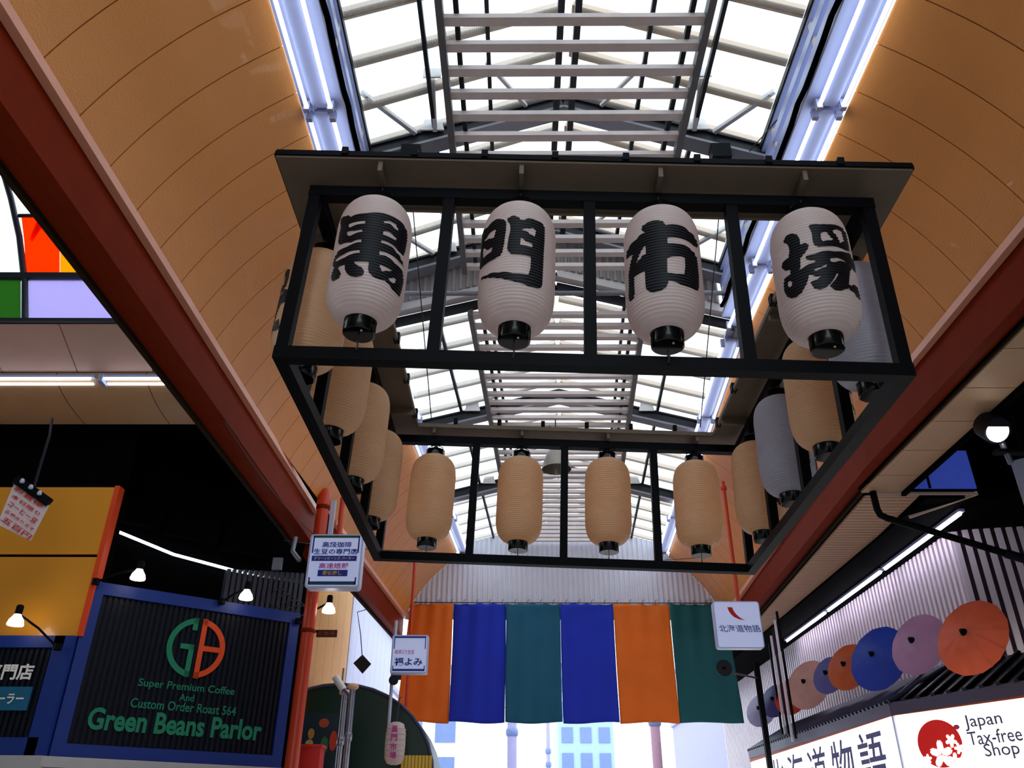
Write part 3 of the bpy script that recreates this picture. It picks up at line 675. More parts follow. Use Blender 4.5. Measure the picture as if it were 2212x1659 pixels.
line(s1, '高級珈琲', M_LBLUE, xm+.015, zt(.205), .44, .09, SY-.003)
line(s1, '生豆の専門店', M_LBLUE, xm+.005, zt(.335), .66, .09, SY-.003)
plate(s1, 'blue_band', M_LBLUE, xm-.34, xm+.33, zt(.51), zt(.415), SY-.004)
line(s1, 'グリーンビーンズ パーラー', M_WHITE, xm-.005, zt(.463), .60, .05, SY-.012, .01)
line(s1, '高速焙煎', M_LMAG, xm, zt(.60), .44, .088, SY-.003)
plate(s1, 'blue_band', M_LBLUE, xm-.225, xm+.215, zt(.79), zt(.675), SY-.004)
line(s1, '即お渡し', M_LYEL, xm-.01, zt(.733), .28, .065, SY-.012)

# sign 2
SX0, SX1, SZ0, SZ1, SY = -2.285, -1.635, 2.515, 3.18, 15.0
s2 = box_sign('light_box_sign', 'small white sign with blue bars hanging in front of the orange cloth stripe', SX0, SX1, SY, SZ0, SZ1, .16, .025, .03)
H_ = SZ1-SZ0; xm = (SX0+SX1)/2
plate(s2, 'top_stripe', M_LBLUE, SX0+.04, SX1-.04, zt(.085), zt(.04), SY-.004); plate(s2, 'bottom_stripe', M_LBLUE, SX0+.04, SX1-.04, zt(.94), zt(.885), SY-.004)
for xx in (SX0+.04, SX1-.055):
    plate(s2, 'corner_stripe', M_LBLUE, xx, xx+.015, zt(.37), zt(.04), SY-.004); plate(s2, 'corner_stripe', M_LBLUE, xx, xx+.015, zt(.94), zt(.80), SY-.004)
line(s2, '和洋酒食生活', M_LMAG, xm-.09, zt(.45), .34, .075, SY-.003, .015)
line(s2, '福よみ', M_LBLUE, xm-.01, zt(.70), .50, .14, SY-.003, .025)
r = thing('red_riser_pipe', 'slim red pipe rising to the vault behind the small white sign', 'pipe', (-2.36, 18, 2.3))
MB().tube([(-2.36, 18, 2.3), (-2.36, 18, 5.45)], .035, 10).build('pipe', M_PIPER, r)
MB().tube([(-2.36, 18, 5.4), (-2.28, 18, 5.52)], [.035, .06], 10).build('pipe_end', M_TRIM, r)
MB().tube([(-2.25, 15.08, 1.2), (-2.25, 15.08, 3.45)], .03, 8).build('sign_post', M_BOXS, label='pale post carrying the small white sign', cat='post')

# sign 3 on the right
SX0, SX1, SZ0, SZ1, SY = 3.30, 4.085, 2.765, 3.545, 14.0
s3 = box_sign('light_box_sign', 'white sign with red horn mark and brush lettering at the right end of the curtain', SX0, SX1, SY, SZ0, SZ1, .16, .02, .05)
H_ = SZ1-SZ0; xm = (SX0+SX1)/2
horn = [(-.155, .105), (-.075, .105), (-.06, .055), (-.03, 0), (.01, -.045), (.06, -.085), (.12, -.115), (.02, -.095), (-.06, -.06), (-.11, -.01), (-.14, .045)]
MB().prism([(x, z) for x, z in horn], (xm-.0, SY-.002, zt(.27)), XAX, ZAX, .004).build('red_horn_mark', mat('mark_red', (200, 30, 14), rough=.5), s3)
line(s3, '北海道物語', mat('letter_navy', (40, 44, 120), rough=.6), xm+.01, zt(.59), .70, .12, SY-.003, .006, slant=-.25)
hp = MB().tube([(3.77, 14.12, 3.5), (3.77, 14.12, 5.78)], .035, 10).build('hanger_pipe', M_PIPER, s3, label='slim red hanger pipe')
MB().lathe([(.04, 0), (.06, .03), (.06, .08)], 12, (3.77, 14.12, 5.6)).build('flange', M_PIPER, hp)

# ---- coffee shop corner sign on the chamfered wall
G0 = Vector((-3.75, 12.4, 0)); GD = Vector((.797, .605, 0)).normalized(); GN = Vector((GD.y, -GD.x, 0))
def gp(a, z, off=0.): return G0+GD*a+GN*off+ZAX*z
def gbox(mb, a0, a1, z0, z1, o0, o1):
    vs = [gp(a, z, o) for o in (o0, o1) for z in (z0, z1) for a in (a0, a1)]
    return mb.add(vs, [(0, 2, 3, 1), (4, 5, 7, 6), (0, 1, 5, 4), (2, 6, 7, 3), (0, 4, 6, 2), (1, 3, 7, 5)])
gs = thing('shop_sign_board', 'big blue-framed dark ribbed coffee shop sign with green and orange emblem', 'sign', tuple(gp(-1, .84)))
gbox(MB(), -2.52, -2.36, .84, 3.01, -.12, 0).build('frame_side', M_BLUE, gs); gbox(MB(), .32, .47, .84, 3.01, -.12, 0).build('frame_side', M_BLUE, gs)
gbox(MB(), -2.36, .32, 2.85, 3.01, -.12, 0).build('frame_top', M_BLUE, gs); gbox(MB(), -2.36, .32, .84, 1.0, -.12, 0).build('frame_bottom', M_BLUE, gs)
gbox(MB(), -2.36, .32, 1.0, 2.85, -.1, -.06).build('back_panel', M_NAVY, gs)
nr = 36; st = 2.68/nr
me = gbox(MB(), -2.36+.008, -2.36+st-.026, 1.0, 2.85, -.06, -.03).mesh('rib', INV[gs.name]); me.materials.append(M_NAVY)
for i in range(nr): link_mesh('rib', me, gs, tuple(GD*st*i))
def arc(a0, a1, r0, r1, n=22):
    P = [(r1*math.cos(math.radians(a0+(a1-a0)*k/n)), r1*math.sin(math.radians(a0+(a1-a0)*k/n))) for k in range(n+1)]
    Q = [(r0*math.cos(math.radians(a1+(a0-a1)*k/n)), r0*math.sin(math.radians(a1+(a0-a1)*k/n))) for k in range(n+1)]
    return P+Q
def ring(mb, a0, a1, r0, r1, c, n=22):
    for k in range(n):
        b0, b1 = a0+(a1-a0)*k/n, a0+(a1-a0)*(k+1)/n
        mb.prism([(r0*math.cos(math.radians(b0)), r0*math.sin(math.radians(b0))), (r1*math.cos(math.radians(b0)), r1*math.sin(math.radians(b0))),
                  (r1*math.cos(math.radians(b1)), r1*math.sin(math.radians(b1))), (r0*math.cos(math.radians(b1)), r0*math.sin(math.radians(b1)))], c, GD, ZAX, .02)
    return mb
C0 = gp(-1.0, 2.32, -.03)
rect = lambda a0, a1, z0, z1: [(a0, z0), (a1, z0), (a1, z1), (a0, z1)]
mb = ring(MB(), 95, 265, .33, .405, C0)
for q in (rect(-.10, -.03, -.40, .03), rect(-.22, -.03, -.035, .035), rect(-.10, -.03, .23, .40)): mb.prism(q, C0, GD, ZAX, .02)
mb.build('green_letter_g', M_GREEN, gs, label='green half-round letter of the emblem')
mb = ring(MB(), -85, 85, .33, .405, C0)
for q in (rect(.03, .10, -.405, .405), rect(.10, .34, -.035, .035)): mb.prism(q, C0, GD, ZAX, .02)
mb.build('orange_letter_b', M_ORNG, gs, label='orange half-round letter of the emblem')
def gtext(body, a, z, w_, h_, m, bold): return text(body, 'lettering', m, gs, tuple(gp(a, z, -.03)), GD, ZAX, w_, h_, bold, .012)
gtext('Super Premium Coffee', -1.01, 1.78, 1.31, .13, M_GREEN, .012)
gtext('And', -1.0, 1.655, .2, .09, M_GREEN, .012)
gtext('Custom Order Roast 564', -1.0, 1.535, 1.42, .12, M_GREEN, .012)
gtext('Green Beans Parlor', -1.03, 1.31, 2.3, .27, M_GREEN, .03)
gbox(MB(), -2.6, .5, .72, .84, -.14, .1).build('ledge', M_LEDGE, label='pale ledge under the coffee shop sign board', cat='ledge')

def spot_lamp(p, base, label, aim):
    p, base = Vector(p), Vector(base)
    rt = thing('sign_spotlight', label, 'spotlight', tuple(base), group='clip-on sign spotlights')
    mid = (p+base)/2+ZAX*.06
    MB().tube([base, mid, p+ZAX*.06], .016, 6).build('arm', M_FRAME, rt)
    MB().lathe([(.03, .02), (.045, .05), (.045, .15), (.03, .17)], 14, tuple(p)).build('lamp_holder', M_FRAME, rt)
    MB().lathe([(.095, -.09), (.10, -.075), (.085, -.02), (.05, .03), (.04, .06)], 18, tuple(p)).build('bulb', M_BULB, rt)
    MB().lathe([(.05, -.03), (.05, .05)], 12, tuple(base)).build('wall_mount', M_FRAME, rt)
spot_lamp(gp(-2.05, 3.12, .35), gp(-2.5, 2.98, .05), 'lit clip-on spotlight at the upper left corner of the big coffee sign', 0)
spot_lamp(gp(-.52, 3.1, .3), gp(-.78, 2.98, .05), 'lit clip-on spotlight on the top edge of the big coffee sign', 0)
spot_lamp((-2.86, 12.3, 3.02), gp(.42, 2.86, .06), 'lit clip-on spotlight just right of the red corner pipe', 0)
spot_lamp((-6.42, 10.5, 2.42), (-5.92, 10.72, 2.1), 'lit clip-on spotlight below the orange panel at far left', 0)

# ---- orange panels and blue sign of the shop facing the side street
osf = thing('orange_shop_front', 'glossy orange panelled shop front at far left above the blue sign', 'shop front', (-7.4, 10.9, 2.28))
for z0, z1 in ((2.28, 3.345), (3.385, 4.37)):
    for x0, x1 in ((-9.6, -7.72), (-7.7, -5.78)):
        MB().box(x0, x1, 10.9, 10.98, z0, z1).build('orange_panel', M_OWALL, osf)
MB().box(-9.6, -5.78, 10.93, 10.97, 3.34, 3.39).build('joint_strip', M_DARK, osf)
MB().box(-5.79, -5.72, 10.86, 11.02, 2.28, 4.38).build('edge_strip', M_ORNG, osf)
bs = thing('shop_sign_board', 'blue sign board with white lettering at far left under the orange panels', 'sign', (-7.4, 10.86, .84))
MB().box(-9.6, -5.9, 10.8, 10.92, 2.12, 2.27).build('frame_top', M_BLUE, bs); MB().box(-9.6, -5.9, 10.8, 10.92, .84, 1.05).build('frame_bottom', M_BLUE, bs)
MB().box(-6.03, -5.78, 10.8, 10.92, .84, 2.27).build('frame_side', M_BLUE, bs); MB().box(-9.6, -6.03, 10.86, 10.9, 1.05, 2.12).build('back_panel', M_NAVY, bs)
me = MB().box(-.02, .02, -.03, 0, 1.05+CZ, 2.12+CZ).mesh('rib', None, 0); me.materials.append(M_NAVY)
for i in range(22):
    o = link_mesh('rib', me, bs, (-6.08-i*.075+7.4, 0, -(.84+CZ)))
text('生豆の専門店', 'lettering', M_WHITE, bs, (-6.2-.62, 10.82, 1.82), XAX, ZAX, 1.24, .2, .03, .004)
MB().box(-7.7, -6.15, 10.81, 10.83, 1.36, 1.64).build('teal_band', mat('teal_band', (8, 96, 130), rough=.5), bs)
text('グリーンビーンズ パーラー', 'lettering', M_WHITE, bs, (-6.22-.72, 10.805, 1.5), XAX, ZAX, 1.44, .14, .02, .004)
MB().box(-9.6, -5.75, 10.7, 11.0, .70, .84).build('ledge', M_LEDGE, label='pale ledge under the blue sign at far left', cat='ledge')

# hanging price flyer with three-bulb clip
ff = thing('hanging_flyer', 'white flyer with red print hung in front of the orange panels', 'flyer', atY(60, 1180, 9.6))
A, Bq, C_, D_ = atY(32, 1040, 9.6), atY(106, 1092, 9.75), atY(66, 1168, 9.75), atY(-6, 1132, 9.6)
mb = MB(); q = [Vector(v) for v in (A, Bq, C_, D_)]; nn = (q[1]-q[0]).cross(q[3]-q[0]).normalized()*.012
mb.add(q+[v+nn for v in q], [(0, 1, 2, 3), (7, 6, 5, 4), (0, 4, 5, 1), (1, 5, 6, 2), (2, 6, 7, 3), (3, 7, 4, 0)]).build('sheet', mat('flyer_paper', (232, 206, 206), rough=.6), ff)
ax, ay = (q[1]-q[0]).normalized(), (q[0]-q[3]).normalized(); wd = (q[1]-q[0]).length; hg = (q[0]-q[3]).length
M_FR = mat('flyer_red', (205, 40, 36), rough=.6); o0 = (q[0]+q[1]+q[2]+q[3])/4
face = -nn.normalized() if nn.y > 0 else nn.normalized()
for k, (tx, hh) in enumerate((('お買得', .10), ('本日限り', .08), ('コーヒー豆', .11), ('各種あります', .07), ('五百円', .12))):
    text(tx, 'lettering', M_FR, ff, tuple(o0+ay*hg*(.36-.18*k)+face*.016), ax, ay-ax*ay.dot(ax), wd*.8, hg*hh, .02, .0)
MB().bar(tuple(q[0]+ZAX*.03), tuple(q[1]+ZAX*.03), .07, .11).build('clip_bar', M_FRAME, ff)
for k in range(3):
    p = q[0].lerp(q[1], .25+.25*k)+ZAX*.06+Vector((0, -.06, 0))
    MB().lathe([(.0, -.03), (.025, -.02), (.03, 0), (.02, .03), (0, .04)], 10, tuple(p), cap0=False, cap1=False).build('clip_knob', M_BOXS, ff)
MB().tube([tuple(q[0].lerp(q[1], .5)+ZAX*.08), atY(108, 940, 9.9), atY(112, 905, 10.0)], .02, 8).build('pole', M_NAVY, ff)

# ---- dark building mass behind and above the shop signs
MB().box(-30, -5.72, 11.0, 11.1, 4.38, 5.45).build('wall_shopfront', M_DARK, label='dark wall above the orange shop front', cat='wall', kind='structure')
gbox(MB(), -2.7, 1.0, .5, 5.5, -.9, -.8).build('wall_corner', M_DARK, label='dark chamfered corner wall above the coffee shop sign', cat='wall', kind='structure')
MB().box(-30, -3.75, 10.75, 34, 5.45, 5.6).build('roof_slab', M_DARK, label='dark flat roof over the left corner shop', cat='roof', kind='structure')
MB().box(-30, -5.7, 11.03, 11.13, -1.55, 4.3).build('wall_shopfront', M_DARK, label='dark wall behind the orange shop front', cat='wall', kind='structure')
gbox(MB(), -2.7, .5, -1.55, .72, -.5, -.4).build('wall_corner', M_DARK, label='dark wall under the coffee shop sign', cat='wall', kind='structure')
# corrugated sheet with cable loops right of the sign top
cs = thing('corrugated_sheet', 'grey corrugated sheet with cable loops above the right end of the coffee sign', 'sheet', tuple(gp(0, 3.0, -.5)))
for i in range(15):
    a = -.62+i*.085; gbox(MB(), a, a+.055, 2.9, 3.62+.01*i, -.5, -.44).build('corrugation', M_GREYC, cs)
gbox(MB(), -.63, .66, 2.9, 3.6, -.54, -.5).build('sheet_back', M_GREYC, cs)
for k in range(4):
    c = gp(.25+.12*k, 3.25-.05*k, -.36); P = [c+GD*(.16+.02*k)*math.cos(t*.5)+ZAX*(.17-.02*k)*math.sin(t*.5)+GN*.01*k for t in range(14)]
    MB().tube(P, .009, 5).build('cable_loop', M_WIRE, cs)
MB().tube([gp(-2.4, 3.98, -.7), gp(-1.4, 3.76, -.7), gp(.5, 3.6, -.7)], .022, 6).build('daylight_slit', M_TUBE, label='thin glowing strip standing in for a daylight gap above the coffee sign', cat='light')  # daylight gap between the dark boards, put in as a glowing tube
for k in range(3):
    gbox(MB(), -2.5+.9*k, -1.7+.9*k, 4.1-.06*k, 4.5-.06*k, -.78, -.62).build('dark_awning_board', M_DARK, label='dark awning board above the daylight slit, %s of three' % ('left', 'middle', 'right')[k], cat='board', group='dark awning boards')
r = thing('metal_bracket_lamp', 'small grey metal bracket between the dark corner and the white coffee sign', 'bracket', (-3.45, 12.0, 3.7))
MB().tube([(-3.42, 12.0, 4.0), (-3.44, 12.0, 3.78), (-3.3, 11.95, 3.62)], .035, 8).build('tube', M_CHROME, r)
MB().box(-3.72, -3.58, 12.0, 12.06, 3.5, 3.68).build('plate', M_CHROME, r)

# ---- side street arcade seen under the left beam
SVY = lambda t: (10.72-1.0*math.sin(t*math.pi/2), 5.29+.24*(1-math.cos(t*math.pi/2))+.06*t)
cv = struct('ceiling', 'shiny beige curved cladding of the side arcade at far left', 'ceiling', (-8, 10, 5.3))
M_SIDE = mat('side_cladding', (206, 160, 120), rough=.35, noise=.12, scale=2, bump=.2, bscale=30)
M_PINK = mat('pinkish_cladding', (224, 176, 160), rough=.5, noise=.08, scale=2, bump=.2, bscale=40)
for i in range(5):
    x1 = -3.9-i*1.25; x0 = x1-1.24; mb = MB(); vs = []
    for x in (x0, x1):
        for k in range(9): yy, zz = SVY(k/8); vs.append((x, yy, zz))
    mb.add(vs, [(k, k+1, 9+k+1, 9+k) for k in range(8)], True); mb.build('curved_panel', M_SIDE, cv)
MB().add([(x, y+.03, z+.05) for x in (-30, -3.8) for y, z in [SVY(k/8) for k in range(9)]+[(9.72, 5.62), (9.0, 5.96)]], [(k, k+1, 11+k+1, 11+k) for k in range(10)]).build('backing', M_BACK, cv)
up = struct('ceiling', 'pinkish flat panels above the side arcade tube light', 'ceiling', (-8, 9.4, 5.7))
for i in range(5):
    x1 = -4.02-i*1.05+.0; x0 = x1-1.035
    P = [(x0, 9.72, 5.6), (x1, 9.72, 5.6), (x1, 9.02, 5.93), (x0, 9.02, 5.93)]
    MB().add(P+[(x, y+.02, z+.03) for x, y, z in P], [(0, 1, 2, 3), (7, 6, 5, 4), (0, 4, 5, 1), (1, 5, 6, 2), (2, 6, 7, 3), (3, 7, 4, 0)]).build('panel', M_PINK, up)
for a, b, o in ((-4.1, -5.75, 'right'), (-5.85, -8.2, 'left')):
    rt = thing('tube_light', 'lit twin tube light of the side arcade at far left, %s one' % o, 'light', ((a+b)/2, 9.75, 5.5), group='side arcade tube lights')
    MB().bar((a, 9.76, 5.53), (b, 9.76, 5.53), .12, .04).build('housing', M_HOUSE, rt)
    for yy, zz in ((9.71, 5.49), (9.82, 5.47)): MB().tube([(a-.05, yy, zz), (b+.05, yy, zz)], .02, 8).build('tube', M_TUBE, rt)
    MB().box(b-.03, b+.03, 9.68, 9.86, 5.44, 5.55).build('end_cap', M_HOUSE, rt)
# stained glass clerestory
sg = struct('window_20', 'coloured glass clerestory of the side arcade at far left', 'window', (-6, 9, 6))
PY = 9.0
def pp(px, py): return atY(px, py, PY)
def pane(pl, m, nm='pane'):
    P = [Vector(pp(*q)) for q in pl]; n = len(P)
    MB().add(P+[v+Vector((0, .02, 0)) for v in P], [tuple(range(n)), tuple(range(2*n-1, n-1, -1))]+[(i, n+i, n+(i+1) % n, (i+1) % n) for i in range(n)]).build(nm, m, sg)
GW = glass('pane_white', (245, 250, 250), .15); GO = glass('pane_orange', (255, 110, 30), .35, (250, 110, 30)); GG = glass('pane_green', (110, 160, 90), .75, (100, 150, 85)); GL = glass('pane_lilac', (215, 205, 240), .6, (205, 195, 235)); GY = glass('pane_yellow', (255, 190, 50), .4, (250, 180, 50))
pane([(-120, 150), (-40, 250), (0, 345), (22, 430), (38, 510), (46, 588), (-120, 586)], GW)
pane([(-5, 300), (190, 300), (190, 464), (44, 464), (30, 390)], GW)
pane([(46, 468), (128, 467), (128, 592), (56, 592), (52, 520)], GO); pane([(130, 467), (320, 466), (320, 592), (130, 592)], GY)
pane([(-120, 604), (44, 604), (44, 690), (-120, 690)], GG)
pane([(62, 604), (330, 604), (330, 690), (62, 690)], GL)
for k in range(5): # sun-ray strips set on the orange pane
    x0 = 62+k*3; y0 = 506-k*7.5
    P = [Vector(pp(x, y))+Vector((0, -.012, 0)) for x, y in ((x0+8, y0+18), (x0+2, y0+10), (x0+22, y0-18), (x0+30, y0-14))]
    n = 4; MB().add(P+[v+Vector((0, .008, 0)) for v in P], [(0, 1, 2, 3), (7, 6, 5, 4), (0, 4, 5, 1), (1, 5, 6, 2), (2, 6, 7, 3), (3, 7, 4, 0)]).build('ray_strip', GY, sg)
M_MUL = mat('mullion_dark', (40, 40, 52), rough=.5)
MB().tube([pp(*q) for q in ((-40, 240), (0, 348), (24, 430), (42, 512), (51, 592), (54, 604), (54, 690))], .045, 8).build('curved_mullion', M_MUL, sg)
MB().bar(pp(-120, 597), pp(330, 598), .08, .09).build('transom', M_MUL, sg); MB().bar(pp(-120, 693), pp(330, 694), .08, .05).build('sill', M_MUL, sg)
MB().bar(pp(40, 466), pp(330, 465), .04, .04).build('transom', M_MUL, sg)
MB().box(-30, -3.9, -40, 8.95, 9.3, 9.45).build('roof_slab', M_DARK, label='unseen dark slab added over the side street at far left to block the sky', cat='roof', kind='structure')  # out of view, added to keep sky light out of the side street
MB().box(-30, -4.7, -40, 1.5, -1.55, 9.3).build('wall_left', mat('shop_wall', (96, 88, 84)), label='shop wall along the left behind the viewer', cat='wall', kind='structure')

# ---- further down on the left: orange and white buildings, green awning shop
M_OB = mat('orange_render', (236, 160, 60), rough=.6, noise=.1); M_WB = mat('white_render', (196, 196, 226), rough=.6, noise=.08)
def wall_x(name, m, X, pa, pb, z0, z1, label):
    ya, yb = atX(pa, 1400, X)[1], atX(pb, 1400, X)[1]
    rt = struct(name, label, 'building', (X, ya, z0)); n = max(1, round((yb-ya)/.75))
    for i in range(n):
        y0, y1 = ya+(yb-ya)*i/n+.008, ya+(yb-ya)*(i+1)/n-.008
        MB().box(X-.15, X, y0, y1, z0, z1).build('wall_panel', m, rt)
    MB().box(X-.2, X-.13, ya, yb, z0, z1).build('backing', M_BAR, rt)
    return rt
wall_x('building_orange', M_OB, -3.95, 640, 752, -1.5, 5.42, 'orange panelled building beyond the red corner pipe')
wall_x('building_white', M_WB, -3.95, 754, 850, -1.5, 5.42, 'pale lilac-white building beyond the orange one')
MB().box(-4.3, -3.93, 19.0, 19.12, -1.5, 3.3).build('drain_pipe', M_WIRE, label='dark drainpipe between orange and white buildings', cat='pipe')
ss = thing('hanging_shop_plate', 'small dark diamond-tilted plate hanging before the white building', 'plate', atY(781, 1452, 17))
c = Vector(atY(781, 1436, 17)); MB().prism([(-.17, .03), (.0, .2), (.19, .02), (.03, -.17)], tuple(c), XAX, ZAX, -.03).build('plate', M_BAR, ss)
MB().tube([tuple(c+ZAX*.15), atY(779, 1370, 17), atY(772, 1322, 17), (-3.0, 17, 4.16)], .01, 5).build('cord', M_WIRE, ss)
# brown slatted shelf sign
bsn = thing('brown_name_board', 'small brown lettered board on the orange building beside the red pipe', 'sign', atY(704, 1372, 15.2))
p0, p1 = Vector(atY(684, 1364, 15.2)), Vector(atY(727, 1372, 15.2))
MB().box(p0.x, p1.x, 15.2, 15.25, p1.z-.03, p0.z+.03).build('board', mat('brown_board', (92, 38, 20)), bsn)
MB().box(-3.97, p0.x+.02, 15.2, 15.24, p1.z+.05, p1.z+.09).build('arm', M_WIRE, bsn)
text('こちら', 'lettering', mat('board_letter', (190, 90, 50)), bsn, (tuple((p0+p1)/2)[0], 15.2-.002, (p0.z+p1.z)/2), XAX, ZAX, .3, .06, .02, .004)
# green barrel awning
M_GA = mat('awning_green', (6, 46, 34), rough=.4, noise=.2)
ga = thing('barrel_awning', 'dark green barrel-shaped awning with white lantern in front, lower left', 'awning', (-3.2, 15.6, 1))
def ell(cx_, cz_, a, b, n=18, t0=0, t1=180): return [(cx_+a*math.cos(math.radians(t0+(t1-t0)*k/n)), cz_+b*math.sin(math.radians(t0+(t1-t0)*k/n))) for k in range(n+1)]
prof = ell(-3.25, .9, 1.75, 1.52)
mb = MB(); n = len(prof)
mb.add([(x, 15.55, z) for x, z in prof]+[(x, 17.3, z) for x, z in prof], [(i, i+1, n+i+1, n+i) for i in range(n-1)], True); mb.build('hood', M_GA, ga)
MB().prism(prof, (0, 15.6, 0), XAX, ZAX, .03).build('end_panel', M_GA, ga)
MB().tube([(x, 15.56, z) for x, z in prof], .03, 6).build('rim', mat('rim_grey', (60, 66, 92)), ga)
for k in range(9):
    MB().box(-2.05+k*.06, -2.0+k*.06, 15.5, 15.52, .98, 1.24).build('fringe', M_LYEL, ga)
yl = thing('paper_lantern', 'white lantern with magenta lettering hanging before the green awning', 'lantern', (-2.12, 15, 1.05))
MB().lathe([(.06, 0), (.12, .02), (.165, .1), (.175, .3), (.17, .5), (.13, .64), (.06, .67)], 24, (-2.12, 15.1, 1.06)).build('paper_body', PAPERS['white'], yl)
for k in range(6): MB().lathe([(.174, 0), (.178, .006), (.174, .012)], 24, (-2.12, 15.1, 1.18+k*.085), cap0=False, cap1=False).build('hoop', PAPERS['grey'], yl)
for k, ch in enumerate('黒門市場'): text(ch, 'lettering', M_LMAG, yl, (-2.12, 14.918, 1.6-.135*k), XAX, ZAX, .11, .11, .03, .0)
MB().tube([(-2.12, 15.1, 1.73), (-2.12, 15.3, 2.15), (-2.12, 15.56, 2.2)], .012, 5).build('hanger', M_WIRE, yl)
# steel poles with lamp heads
for (pa, pb, o) in (((762, 1487), (742, 1665), 'right'), ((745, 1500), (722, 1665), 'left')):
    YP = 13.2 if o == 'right' else 13.7
    rt = thing('steel_pole', 'bright steel pole in front of the green awning, %s of two' % o, 'pole', atY(*pb, YP))
    a, b = atY(*pa, YP), atY(*pb, YP); b = (a[0], a[1], -1.55)
    MB().tube([a, b], .045, 10).build('pole', M_CHROME, rt)
    MB().lathe([(.05, 0), (.09, .03), (.09, .07), (.05, .09)], 14, (a[0], a[1], a[2]-.02)).build('pole_head', mat('peach_cap', (240, 190, 150)), rt)
    MB().lathe([(.05, 0), (.06, .02), (.06, .1), (.05, .12)], 12, (a[0], a[1], a[2]-.75)).build('collar', M_CHROME, rt)
fl = thing('flood_lamp', 'white tubular flood lamp pointing up-left above the steel poles', 'lamp', atY(735, 1478, 13.6))
MB().tube([atY(724, 1462, 13.6), atY(742, 1490, 13.6)], .06, 10).build('lamp_body', M_WHITE, fl)
MB().tube([atY(742, 1490, 13.6), atY(752, 1500, 13.4), atY(758, 1510, 13.22)], .025, 8).build('arm', M_BLUE, fl)
# red post box shape and poster of coloured food pictures
rb = thing('red_box', 'bright red box at the bottom beside the red corner pipe', 'box', atY(666, 1700, 13))
x0, x1 = atY(642, 1640, 13)[0], atY(690, 1640, 13)[0]
MB().box(x0, x1, 13, 13.3, -1.55, atY(666, 1614, 13)[2]).build('body', mat('bright_red', (222, 34, 22), rough=.4), rb)
MB().box(x0-.02, x1+.02, 12.98, 13.32, atY(666, 1614, 13)[2], atY(666, 1611, 13)[2]+.02).build('lid', mat('bright_red', (222, 34, 22)), rb)
po = thing('picture_board', 'dark teal picture board with food photos beside the red pipe', 'board', atY(690, 1600, 14))
a, b = atY(652, 1540, 14), atY(735, 1660, 14)
MB().box(a[0], b[0], 14, 14.04, b[2]-.2, a[2]).build('board', mat('board_teal', (10, 44, 56)), po)
for k, (px, py, w_, h_, col) in enumerate(((700, 1562, .16, .14, (200, 90, 40)), (720, 1600, .12, .3, (214, 62, 26)), (700, 1610, .12, .26, (40, 120, 66)), (672, 1585, .1, .16, (214, 150, 70)), (668, 1605, .12, .1, (230, 190, 120)))):
    c = atY(px, py, 13.99); MB().prism(ell(0, 0, w_/2, h_/2, 16, 0, 340), (c[0], 13.995, c[2]), XAX, ZAX, .008+.001*k).build('food_picture', mat('food_%d' % k, col, noise=.4, scale=20), po)
# loudspeaker horn by the small sign
hs = thing('horn_speaker', 'small dark round speaker under the small white sign', 'speaker', atY(850, 1470, 15.05))
c = atY(851, 1470, 14.95); MB().tube([(c[0], 14.9, c[2]), (c[0], 15.0, c[2]), (c[0], 15.1, c[2])], [.085, .07, .04], 16).build('horn', M_NAVY, hs)
MB().tube([(c[0]-.04, 15.08, c[2]), (-2.25, 15.08, c[2]+.02)], .015, 6).build('bracket', M_WIRE, hs)

# ================================================================ RIGHT SIDE
M_SOFF = mat('beige_soffit', (206, 164, 128), rough=.5, noise=.1, scale=3)
st4 = struct('ceiling', 'beige panelled soffit strip outside the right red beam', 'ceiling', (4.9, 6, 4.1))
for i in range(16):
    y0 = -1.9+i*.78; y1 = y0+.765
    if y1 > 10.4: y1 = 10.4
    if y0 > 10.35: break
    MB().box(4.63, 5.16, y0, y1, 4.1, 4.13).build('panel', M_SOFF, st4)
MB().box(4.6, 5.2, -40, 10.4, 4.14, 4.2).build('backing', M_DARK, st4)
MB().box(5.16, 30, -40, 10.45, 4.85, 4.95).build('ceiling', M_DARK, label='dark ceiling over the side street at right', cat='ceiling', kind='structure')
MB().box(5.16, 5.22, -40, 10.4, 4.05, 4.9).build('trim_20', M_DARK, label='dark edge board beside the beige soffit strip', cat='trim', kind='structure')
# soffit beyond the side street
sf = struct('ceiling', 'beige ribbed soffit beside the far right red beam', 'ceiling', (5.1, 15, 4.1))
me = MB().box(0, .72, -.05, .05, 0, .03).mesh('soffit_board', None, 0); me.materials.append(M_SOFF)
for i in range(78):
    y = 10.52+i*.122; link_mesh('soffit_board', me, sf, (4.69+SH*(y-KY)-5.1, y-15, 0))
bx_ = lambda y: 4.63+SH*(y-KY)
MB().add([(x, y, z) for y in (10.46, 28) for x in (bx_(y), 16) for z in (4.14, 4.2)], [(0, 1, 3, 2), (4, 6, 7, 5), (0, 4, 5, 1), (2, 3, 7, 6), (0, 2, 6, 4), (1, 5, 7, 3)]).build('backing', M_DARK, sf)
MB().box(5.55, 6.6, 10.5, 28, 4.06, 4.14).build('ceiling', M_DARK, label='dark soffit band above the slatted right wall', cat='ceiling', kind='structure')
for k in range(3):  # pale soffit line made into added glowing strips to brighten the slats
    ya, yb = 10.9+k*2.9, 13.7+k*2.9
    rt = thing('tube_light', 'glowing strip added on the pale soffit line above the slatted right wall, %s of three' % ('nearest', 'middle', 'farthest')[k], 'light', (6.2, ya, 4.0), group='glow strips added above the slatted wall')
    MB().bar((6.2, ya, 4.04), (6.2, yb, 4.04), .09, .04).build('housing', M_HOUSE, rt)
    MB().tube([(6.2, ya+.05, 4.0), (6.2, yb-.05, 4.0)], .02, 8).build('tube', M_SLATGLOW, rt)
